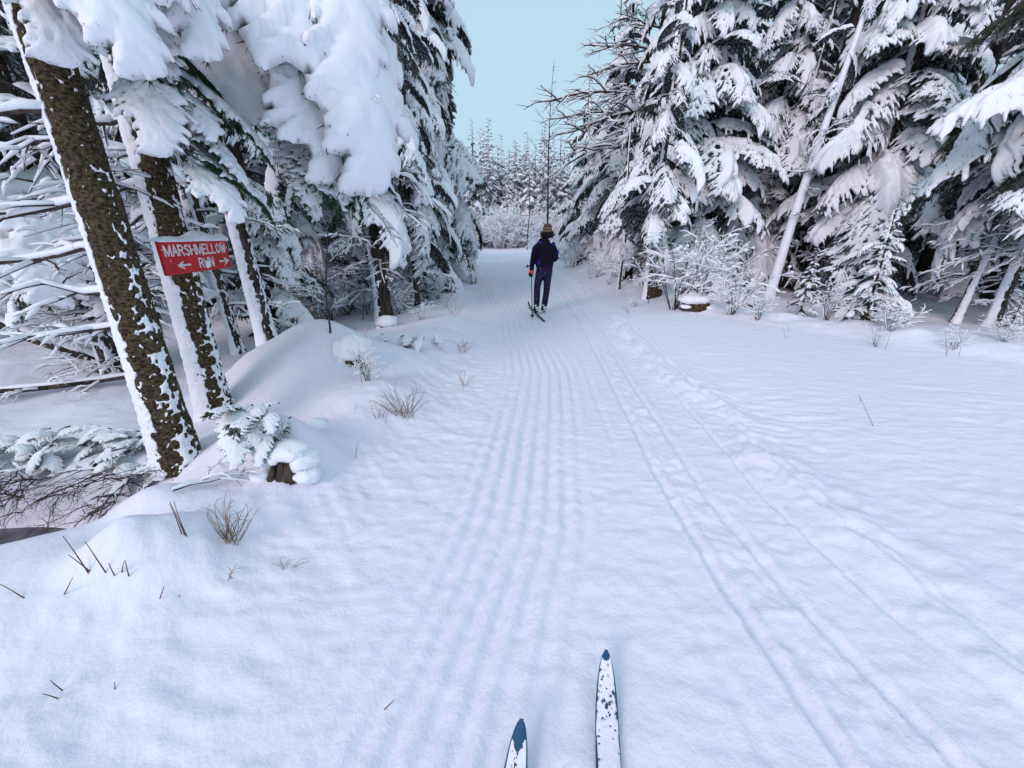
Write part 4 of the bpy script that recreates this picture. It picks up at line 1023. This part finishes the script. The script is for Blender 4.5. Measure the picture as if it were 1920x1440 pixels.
ST = [('two long red-brown stalks leaning out of the bank near the stream', [((165, 1072), (118, 1005)), ((170, 1070), (128, 1040))]),
      ('pair of dark stalks beside the snow dome on the left bank', [((197, 1070), (160, 1016)), ((215, 1078), (204, 1055))]),
      ('bent dark straw kinked like a tent on the left bank', [((226, 1072), (234, 1051)), ((241, 1080), (235, 1051))]),
      ('three close reddish stalks sticking out of the snow dome', [((350, 1010), (318, 940)), ((342, 1006), (318, 945)), ((352, 1008), (326, 940))]),
      ('red-brown stalk at the left border', [((62, 1130), (-6, 1092))]),
      ('short dark twig left of the kinked straw', [((116, 1112), (136, 1083))]), ('tiny twig lying flat near the red-brown stalk', [((106, 1137), (142, 1131))]),
      ('short leaning stalk on the smooth snow below the tall tuft', [((296, 1120), (308, 1098))]), ('tiny forked twig right of the leaning stalk', [((333, 1127), (336, 1115)), ((333, 1120), (337, 1114))]),
      ('faint curled stalk low on the left slope', [((112, 1306), (80, 1301)), ((118, 1292), (94, 1275))]), ('single pale blade standing on the left slope', [((215, 1302), (215, 1278))]),
      ('lone dark twig on the untracked snow at the right', [((1640, 798), (1611, 741)), ((1616, 752), (1611, 740))]), ('small broken twig lying on the groomed trail', [((718, 1326), (738, 1313))]),
      ('dark slanting twig standing in the snow slope under the wide tuft', [((666, 858), (671, 828))]), ('short dark peg of a twig in the smooth slope below the mound', [((664, 772), (667, 760))]),
      ('upright reddish shoots in front of the white pole on the right bank', [((1776, 668), (1772, 618)), ((1776, 660), (1792, 628)), ((1798, 668), (1802, 650))]),
      ('crossed thin twigs poking from the bank left of the white pole', [((1645, 650), (1642, 636)), ((1660, 655), (1672, 618)), ((1644, 628), (1655, 606))]),
      ('pair of leaning twigs at the crest of the right bank beside the capped sapling', [((1474, 633), (1468, 612)), ((1480, 622), (1476, 606))]),
      ('slim dark sapling with forked twigs rising in front of the stump on the mound', [((678, 718), (672, 640)), ((676, 700), (690, 675)), ((674, 645), (662, 610)), ((675, 650), (695, 605))])]
for i, (lab, it) in enumerate(ST):
    stalks('twig' if i > 4 else 'stalk', lab, it, .0026 if i < 6 else .0022, M_STALK, 'twig', .02, i)
# two tall dark saplings in front of the forest
for (px, py, tx, ty, r, lab, sd) in [(619, 625, 610, 430, .012, 'straight dark sapling standing behind the mound', 1), (640, 545, 720, 400, .008, 'slanting dark twig branching off above the mound', 2), (680, 600, 690, 470, .007, 'thin grey sapling before the speckled trunk', 3), (1215, 570, 1250, 350, .008, 'tall thin twig arching up in front of the snowy spruce', 4), (1280, 575, 1345, 330, .008, 'tall bare twig leaning right over the shrubs', 5)]:
    x, y = GT(px, py); z = hz(x, y)-.03; T = D(tx, ty, y+.1)-np.array([x, y, z]); t = thing('sapling', lab, 'sapling', (x, y, z)); rs = np.random.RandomState(sd)
    mb = MB(); P = trunk_path((0, 0, 0), T, .02, rs, 14); tube(mb, P, np.linspace(r, r*.3, 14), 5); link('stem', mb.mesh('stem', M_TWIG), t)
    for i in range(7): add_dead(t, tuple(P[3+i]), rs.rand()*6.28, .6, rs.uniform(.2, .5), rs.randint(4), 0, True)

# ------------------------------------------------------------------ skis
M_SKI = mat('blue_ski', (.01, .10, .22), .3, noise_col((.004, .04, .15), (.006, .13, .17), 4, 3), .5)
M_SKID = mat('dark_ski', (.02, .02, .03), .4)
M_STEEL = mat('grey_metal', (.3, .3, .32), .35)
def ski_grid(L, w, rise, n=90, m=7, tipL=.21):
    s = np.concatenate([np.linspace(0, L*.7, 30), L*.7+L*.3*(1-(1-np.linspace(0, 1, n-30))**2)[1:]]); n = len(s)
    d = L-s; wd = w*np.clip(1-(1-np.clip(d/tipL, 0, 1))**2.2, 0, 1)**.5*(1-.05*np.clip(d-tipL, 0, 1)); wd[-1] = w*.20
    z = rise*np.clip(1-d/.30, 0, 1)**2.0
    v = np.linspace(-1, 1, m)
    return s, wd, z, v
def make_ski(name, label, tail, tip, w, rise, L, snowcover=False, color=None, bury=0, group=None):
    """tail, tip in the ground plane"""
    dx, dy = tip[0]-tail[0], tip[1]-tail[1]; az = math.atan2(dy, dx)
    t = thing(name, label, 'ski', (tail[0], tail[1], tail[2] if len(tail) > 2 else .012), az, group)
    t.rotation_euler = (0, -bury, az)
    s, wd, z, v = ski_grid(L, w, rise); n, m = len(s), len(v)
    top = np.stack([np.repeat(s[:, None], m, 1), wd[:, None]*v[None, :]*.5, np.repeat(z[:, None], m, 1)+.014*(.55+.45*(1-v**4))[None, :]*np.clip((L-s)/.2, .35, 1)[:, None]], -1)
    bot = top.copy(); bot[..., 2] = z[:, None]
    V = np.concatenate([top.reshape(-1, 3), bot.reshape(-1, 3)]); N_ = n*m
    Q = []
    for i in range(n-1):
        for j in range(m-1):
            a = i*m+j; Q += [(a, a+1, a+m+1, a+m), (N_+a, N_+a+m, N_+a+m+1, N_+a+1)]
        for j in (0, m-1):
            a = i*m+j; Q.append((a, a+m, N_+a+m, N_+a) if j == 0 else (a+m, a, N_+a, N_+a+m))
    for i in (0, n-1):
        for j in range(m-1): a = i*m+j; Q.append((a, a+1, N_+a+1, N_+a))
    mb = MB(); mb.add(V, None, Q); link('ski_body', mb.mesh('ski_body', color or M_SKI), t)
    if snowcover:
        ss_ = np.linspace(0, L, 520); vv = np.linspace(-1, 1, 26)
        W = np.interp(ss_, s, wd); Zz = np.interp(ss_, s, z)
        A, B = np.meshgrid(ss_, vv, indexing='ij')
        P = np.stack([A, B*W[:, None]*.5, Zz[:, None]+.0145*(.55+.45*(1-B**4))*np.clip((L-A)/.2, .35, 1)], -1)
        d = L-A
        nz = fbm(A*40, B*1.5, seed=int(w*9999)+3, o=3); nf = fbm(A*125, B*4.6, seed=int(w*9999)+9, o=3); n2 = fbm(A*9, B*1.2+5, seed=8, o=2)
        F = .8+.25*nz
        F -= 1.7*np.exp(-((d-snowcover[0])/snowcover[1])**2)*(1-.45*B**2)*ss(-.05, .5, nf+.5*nz)*1.1
        F -= .8*ss(.42, .7, nf+.5*n2)
        F -= 2.5*(d < snowcover[2]*(1+.6*n2+.4*nz))
        F = np.minimum(F, (.90+.10*fbm(A*12, B*0+np.sign(B)*3, seed=21)-np.abs(B))*9)
        F = np.clip(F, -1, 1)
        mb = MB(); shell(mb, P, np.array([0, 0, 1.])+0*P, F, .006, .0, .5); link('snow_layer', mb.mesh('snow_layer', M_GROUND), t)
    return t
def ski_from_px(label, tip, tipz, foot, w, L, rise, cov, name='ski'):
    A = np.array(G(*foot, .03)); B = np.array(G(*tip, tipz)); d = (B-A)/np.linalg.norm(B-A); tail = B-d*L
    return make_ski(name, label, tuple(tail), tuple(B), w, rise, L, cov)
ski_from_px('snow-dusted ski with a teal tip, the one of the pair reaching further ahead', (1137, 1217), .125, (1142, 1440), .077, 1.95, .105, (.13, .085, .022))
ski_from_px('snow-dusted ski with a bright blue tip, set back behind its teal-tipped mate', (978, 1346), .125, (969, 1440), .080, 1.95, .105, (.03, .045, .05))

# ------------------------------------------------------------------ the skier
OX, OY = .60, 8.35
oz = hz(OX, OY)
sk = thing('person', 'person on skis seen from behind in dark purple jacket, navy trousers and striped hat', 'person', (OX, OY, oz+.03))
M_SKIN = mat('skin', (.45, .25, .18), .5)
def cloth_mat(name, c1, c2, sc, speck=None):
    def f(t, b):
        noise_col(c1, c2, sc, 4, .5, .01)(t, b)
        if speck:
            tc = N(t, 'ShaderNodeTexCoord'); vo = N(t, 'ShaderNodeTexNoise', i_Scale=speck[0], i_Detail=1); t.links.new(tc.outputs['Object'], vo.inputs['Vector'])
            cr = N(t, 'ShaderNodeValToRGB'); cr.color_ramp.elements[0].position = speck[1]; cr.color_ramp.elements[1].position = speck[1]+.03
            t.links.new(vo.outputs['Fac'], cr.inputs[0]); mx = N(t, 'ShaderNodeMix', data_type='RGBA'); mx.inputs[7].default_value = (.8, .8, .86, 1)
            old = b.inputs['Base Color'].links[0].from_socket
            t.links.new(cr.outputs[0], mx.inputs[0]); t.links.new(old, mx.inputs[6]); t.links.new(mx.outputs[2], b.inputs['Base Color'])
    return mat(name, c1, .8, f, .2)
M_JACKET = cloth_mat('dark_jacket', (.0025, .0008, .007), (.008, .002, .022), 6, (38, .82))
M_BLUE = cloth_mat('blue_panel', (.010, .008, .12), (.03, .022, .28), 8)
M_PANTS = cloth_mat('navy_trousers', (.008, .006, .026), (.022, .015, .055), 9, (75, .72))
M_BOOT = cloth_mat('black_boot', (.006, .006, .008), (.02, .018, .02), 9, (30, .62))
M_GLOVE = mat('black_glove', (.006, .006, .008), .6); M_ORANGE = mat('orange_cuff', (.7, .07, .03), .6)
M_HAIR = mat('dark_hair', (.008, .005, .004), .6, noise_col((.003, .002, .002), (.02, .012, .01), 40, 3, .6, .01))
M_HATR = mat('hat_red_brown', (.12, .03, .02), .9, noise_col((.05, .02, .015), (.18, .07, .05), 50, 2, .5, .004)); M_HATT = mat('hat_tan', (.35, .25, .14), .9, noise_col((.15, .10, .05), (.42, .32, .18), 45, 2, .5, .004)); M_HATG = mat('hat_olive', (.10, .08, .03), .9, noise_col((.03, .025, .015), (.16, .12, .06), 50, 2, .5, .004))
def eltube(mb, pts, rx, ry, k=18, wr=0, seed=0):
    """rings of ellipses in horizontal-ish planes along a path (torso, limbs)"""
    P = np.array(pts, float); n = 24; q = np.linspace(0, 1, len(P)); qq = np.linspace(0, 1, n)
    def sp(v):
        v = np.asarray(v, float)
        r = np.interp(qq, q, v); return np.convolve(np.pad(r, 2, 'edge'), [.1, .2, .4, .2, .1], 'valid')
    C = np.stack([sp(P[:, i]) for i in range(3)], -1); C[0], C[-1] = P[0], P[-1]; RX, RY = sp(rx), sp(ry)
    T = np.gradient(C, axis=0); T /= np.linalg.norm(T, axis=1)[:, None]
    ref = np.array([0, 1.0, 0]) if abs(T[n//2, 1]) < .8 else np.array([0, 0, 1.0])
    A = np.cross(T, ref); A /= np.linalg.norm(A, axis=1)[:, None]; B = np.cross(A, T)
    th = np.arange(k)*2*PI/k
    w = 1+wr*fbm(np.cos(th)[None, :]*1.5+0*qq[:, None], np.sin(th)[None, :]*1.5, qq[:, None]*9, seed=seed) if wr else np.ones((n, k))
    V = C[:, None]+(RX[:, None]*np.cos(th)*w)[..., None]*A[:, None]+(RY[:, None]*np.sin(th)*w)[..., None]*B[:, None]
    V = np.concatenate([V.reshape(-1, 3), C[:1]-T[:1]*min(RX[0], RY[0])*.4, C[-1:]+T[-1:]*min(RX[-1], RY[-1])*.4])
    i = np.arange(n-1)[:, None]*k; j = np.arange(k)[None, :]; j2 = (j+1) % k
    Q = np.stack([i+j, i+j2, i+k+j2, i+k+j], -1).reshape(-1, 4)
    Tt = [(n*k, (a+1) % k, a) for a in range(k)]+[(n*k+1, (n-1)*k+a, (n-1)*k+(a+1) % k) for a in range(k)]
    mb.add(V, Tt, Q)
def fused(name, mb, m, vox=.011, sm=3, parent=sk):
    o = link(name, mb.mesh(name, m), parent)
    r = o.modifiers.new('fuse', 'REMESH'); r.mode = 'VOXEL'; r.voxel_size = vox; r.use_smooth_shade = True
    c = o.modifiers.new('soften', 'SMOOTH'); c.iterations = sm; c.factor = .5
    return o
HL, HR = np.array([-.20, .01, .77]), np.array([.17, .27, 1.05])
aL = [(-.06, 0, 1.335), (-.135, -.005, 1.285), (-.175, -.03, 1.10), (-.195, -.01, .95), (-.20, 0, .84)]
aR = [(.17, 0, 1.335), (.238, 0, 1.28), (.285, 0, 1.10), (.27, .10, 1.05), (.19, .22, 1.05)]
mb = MB()   # body: one continuous surface from head to feet
eltube(mb, [(.06, .01, .86), (.06, .01, 1.05), (.05, 0, 1.25), (.05, 0, 1.40), (.08, .0, 1.44)], [.15, .13, .15, .13, .06], [.10, .09, .105, .09, .06])
eltube(mb, [(.07, 0, 1.40), (.09, .02, 1.50), (.09, .02, 1.54)], [.055, .05, .05], [.055, .05, .05])
eltube(mb, [(.095, .03, 1.47), (.098, .02, 1.54), (.10, .015, 1.61), (.10, .01, 1.68)], [.045, .068, .075, .03], [.05, .085, .09, .04])
eltube(mb, [(.098, .10, 1.60), (.098, .125, 1.565), (.098, .10, 1.555)], [.008, .016, .012], [.008, .014, .01], 8)
for s_ in (-1, 1): eltube(mb, [(.1+s_*.072, .01, 1.55), (.1+s_*.085, .0, 1.575), (.1+s_*.075, .0, 1.60)], [.01, .014, .01], [.018, .02, .015], 8)
eltube(mb, aL, [.05, .048, .04, .034, .027], [.05, .048, .04, .034, .025]); eltube(mb, aR, [.05, .048, .04, .034, .027], [.05, .048, .04, .034, .025])
LL = [(.0, .01, .90), (-.045, .01, .72), (-.08, .02, .48), (-.08, -.01, .28), (-.09, -.02, .08)]
RL = [(.12, .01, .90), (.13, .02, .72), (.125, .04, .48), (.10, .02, .28), (.075, .02, .08)]
for P in (LL, RL):
    eltube(mb, P, [.09, .08, .055, .052, .038], [.09, .085, .06, .06, .04]); e = P[-1]
    eltube(mb, [(e[0], e[1]-.05, .05), (e[0]-.01, e[1]+.05, .05), (e[0]-.02, e[1]+.17, .04)], [.03, .04, .03], [.035, .035, .02])
def hand(mb, c, axis, palmdir, s=1.0, thick=1.0):
    """palm and five curled fingers closed round an axis through c"""
    c = np.array(c, float); ax = np.array(axis, float); ax /= np.linalg.norm(ax); pd = np.array(palmdir, float); pd -= ax*pd.dot(ax); pd /= np.linalg.norm(pd); sd = np.cross(ax, pd)
    eltube(mb, [c+pd*.028+ax*.045, c+pd*.030, c+pd*.028-ax*.04], [.018*thick, .024*thick, .02*thick], [.032*thick, .036*thick, .03*thick], 12)
    for i, l in enumerate((.9, 1.0, .95, .8)):
        h = .034-.022*i; pts = []
        for q in range(6):
            a = -.5-q*.62*l; pts.append(c+ax*h+(pd*math.cos(a)+sd*math.sin(a))*.024*(1.15 if q == 0 else 1))
        tube(mb, pts, np.linspace(.0105, .0085, 6)*thick, 8)
    tube(mb, [c+pd*.03+ax*.03, c+pd*.018+sd*.022+ax*.048, c-pd*.004+sd*.026+ax*.038, c-pd*.018+sd*.018+ax*.028], np.array([.013, .012, .011, .009])*thick, 8)
PA = np.array([0, -.62, -.80]); PA /= np.linalg.norm(PA)
hand(mb, HL, -PA, (-1, -.2, .2)); hand(mb, HR, (.86, 0, .25), (.2, -.5, .8))
fused('body', mb, M_SKIN)
mb = MB()
eltube(mb, [(.06, .005, .90), (.06, .005, .98), (.055, -.005, 1.12), (.05, -.01, 1.27), (.05, -.005, 1.38), (.085, 0, 1.45)], [.165, .19, .185, .195, .155, .075], [.13, .145, .135, .14, .11, .075], 24, .05, 3)
eltube(mb, aL, [.055, .060, .056, .05, .044], [.075, .075, .06, .05, .044], 16, .08, 4); eltube(mb, aR, [.055, .062, .058, .05, .044], [.075, .075, .06, .05, .044], 16, .08, 5)
fused('jacket', mb, M_JACKET, .011, 4)
def patch(name, c, r, n, m):
    mb = MB(); blob(mb, (0, 0, 0), r, 3, .15, 3, 16); o = link(name, mb.mesh(name, m), sk, c, n); return o
patch('shoulder_panel', (-.045, -.085, 1.385), (.055, .03, .032), (.35, .1, -.12), M_BLUE); patch('shoulder_panel', (.225, -.05, 1.365), (.04, .03, .035), (.3, .5, 0), M_BLUE)
patch('hem_panel', (-.065, -.095, 1.0), (.028, .03, .055), (0, 0, -.5), M_BLUE); patch('elbow_panel', (.318, -.05, 1.20), (.025, .03, .045), (0, .1, 0), M_BLUE)
mb = MB()
eltube(mb, [(.06, .01, .74), (.06, .0, .85), (.06, .0, .98)], [.155, .172, .155], [.11, .135, .12], 22, .04, 6)
eltube(mb, [(LL[0][0]-.01, .01, .88), LL[1], LL[2], LL[3], (-.088, -.015, .13)], [.095, .085, .068, .066, .062], [.10, .10, .085, .085, .072], 18, .09, 7)
eltube(mb, [(RL[0][0]+.01, .01, .88), RL[1], RL[2], RL[3], (.078, .02, .13)], [.095, .084, .067, .065, .062], [.10, .10, .085, .085, .072], 18, .09, 8)
fused('trousers', mb, M_PANTS, .011, 3)
for P in (LL, RL):
    e = P[-1]; mb = MB()
    eltube(mb, [(e[0], e[1], .20), (e[0], e[1], .12), (e[0], e[1]-.01, .06), (e[0], e[1]-.01, .02)], [.058, .056, .05, .05], [.062, .062, .062, .058], 16, .05, 9)
    eltube(mb, [(e[0]+.005, e[1]-.06, .045), (e[0]-.01, e[1]+.05, .05), (e[0]-.025, e[1]+.16, .035)], [.04, .05, .04], [.038, .04, .025], 14)
    b = fused('boot', mb, M_BOOT, .009, 2)
    mb = MB(); blob(mb, (e[0]+.01, e[1]-.055, .10), (.035, .02, .02), 4, .4, 5, 12); blob(mb, (e[0]-.015, e[1]-.06, .15), (.03, .018, .015), 5, .4, 5, 12); blob(mb, (e[0]+.02, e[1]-.07, .055), (.035, .02, .012), 6, .4, 5, 12)
    link('boot_snow', mb.mesh('boot_snow', M_SNOW), b)
for c, ax, pdv, P in ((HL, -PA, (-1, -.2, .2), aL), (HR, (.86, 0, .25), (.2, -.5, .8), aR)):
    mb = MB(); hand(mb, c, ax, pdv, 1, 1.3); fused('glove', mb, M_GLOVE, .006, 1)
    mb = MB(); w = np.array(P[-1]); pr = np.array(P[-2]); d = (w-pr)/np.linalg.norm(w-pr); eltube(mb, [w-d*.02, w+d*.01, w+d*.05], [.045, .047, .042], [.045, .047, .042], 14); link('glove_cuff', mb.mesh('glove_cuff', M_ORANGE if c is HL else M_GLOVE), sk)
mb = MB()   # bushy hair
rs = np.random.RandomState(3)
blob(mb, (.10, -.02, 1.545), (.098, .085, .075), 11, .35, 9, 26)
for i in range(170):
    a = rs.rand()*6.28; e = rs.uniform(-.9, .55); r = rs.uniform(.085, .108)
    if math.sin(a) > .45: continue
    p = np.array([.10+r*math.cos(a)*math.cos(e)*1.25, -.015+r*math.sin(a)*math.cos(e)*.95, 1.545+r*.85*math.sin(e)]); q = np.linspace(0, 4, 6)
    ph = rs.rand()*6; P = p+np.stack([.012*np.cos(q+ph), .012*np.sin(q+ph), -.009*q+.012], -1); tube(mb, P, .0055, 4)
link('hair', mb.mesh('hair', M_HAIR), sk)
def lathe(mb, c, prof, k=28, tilt=0):
    V = []
    for (r, z) in prof:
        for j in range(k):
            a = j*2*PI/k; V.append((c[0]+r*math.cos(a), c[1]+r*1.12*math.sin(a), c[2]+z))
    n = len(prof); Q = [(i*k+j, i*k+(j+1) % k, (i+1)*k+(j+1) % k, (i+1)*k+j) for i in range(n-1) for j in range(k)]
    V += [(c[0], c[1], c[2]+prof[-1][1])]; mb.add(V, [((n-1)*k+j, (n-1)*k+(j+1) % k, n*k) for j in range(k)], Q)
hc = (.10, 0, 1.60)
hat = MB(); lathe(hat, hc, [(.086, .055), (.084, .08), (.076, .105), (.055, .125), (.02, .134)]); ho = link('hat', hat.mesh('hat', M_HATR), sk)
for nm, pr, m in (('hat_brim', [(.089, -.012), (.096, -.008), (.095, .0), (.088, .006)], M_HATT), ('hat_band', [(.088, .006), (.090, .012), (.090, .036), (.088, .042)], M_HATG), ('hat_stripe', [(.087, .042), (.089, .046), (.087, .054), (.085, .058)], M_HATT)):
    b = MB(); lathe(b, hc, pr); link(nm, b.mesh(nm, m), ho)
for s_ in (-1, 1):
    b = MB(); blob(b, (.098+s_*.03, .098, 1.58), (.011, .008, .008), 1, 0, 3, 10); link('eye', b.mesh('eye', mat('eye', (.05, .03, .02), .3)), sk)
b = MB(); blob(b, (.098, .105, 1.52), (.022, .006, .006), 1, 0, 3, 10); link('mouth', b.mesh('mouth', mat('lips', (.35, .12, .1), .5)), sk)

g = np.array([OX, OY, oz+.03])
def pole(label, top, tip, hand_pt=None):
    top, tip = np.array(top, float), np.array(tip, float); t = thing('ski_pole', label, 'ski pole', tuple(tip)); d = top-tip; l = np.linalg.norm(d); u = d/l
    mb = MB(); tube(mb, [(0, 0, 0), u*(l-.12)], .008, 8); link('shaft', mb.mesh('shaft', M_SKID), t)
    mb = MB(); tube(mb, [u*(l-.13), u*(l-.06), u*(l-.005)], [.013, .015, .017], 10); link('grip', mb.mesh('grip', M_GLOVE), t)
    mb = MB(); tube(mb, [u*.045, u*.06, u*.075], [.034, .042, .018], 14); link('basket', mb.mesh('basket', M_SKID), t)
    mb = MB(); a = np.linspace(0, 2*PI, 14); sd = np.cross(u, [0, 1.0, .3]); sd /= np.linalg.norm(sd)
    P = [u*(l-.02)+sd*(.028-.028*math.cos(x))*1.2+np.array([0, 0, -.045])*math.sin(x/2)+np.array([0, .01, 0])*math.sin(x) for x in a]; tube(mb, P, .004, 4); link('strap', mb.mesh('strap', M_GLOVE), t)
hL = g+HL
pole('black ski pole planted upright by the hand with the orange cuff', hL-PA*.06, hL+PA*(hL[2]-.0)/.80*1.0)
hR = g+HR; dd = np.array([-.86, 0.02, -.27]); dd /= np.linalg.norm(dd)
pole('black ski pole carried level across the skier in front of the waist', hR-dd*.05, hR+dd*.52)
make_ski('ski', 'ski under the planted pole, turned outward with its tail toward the viewer', (.615, 7.42), (.37, 9.3), .044, .10, 1.85, False, M_SKID)
make_ski('ski', 'ski under the other boot of the skier, mostly hidden in loose snow', (.645, 7.78, -.035), (.80, 9.6), .044, .10, 1.85, False, M_SKID, .012)
print('objects', len(bpy.data.objects))
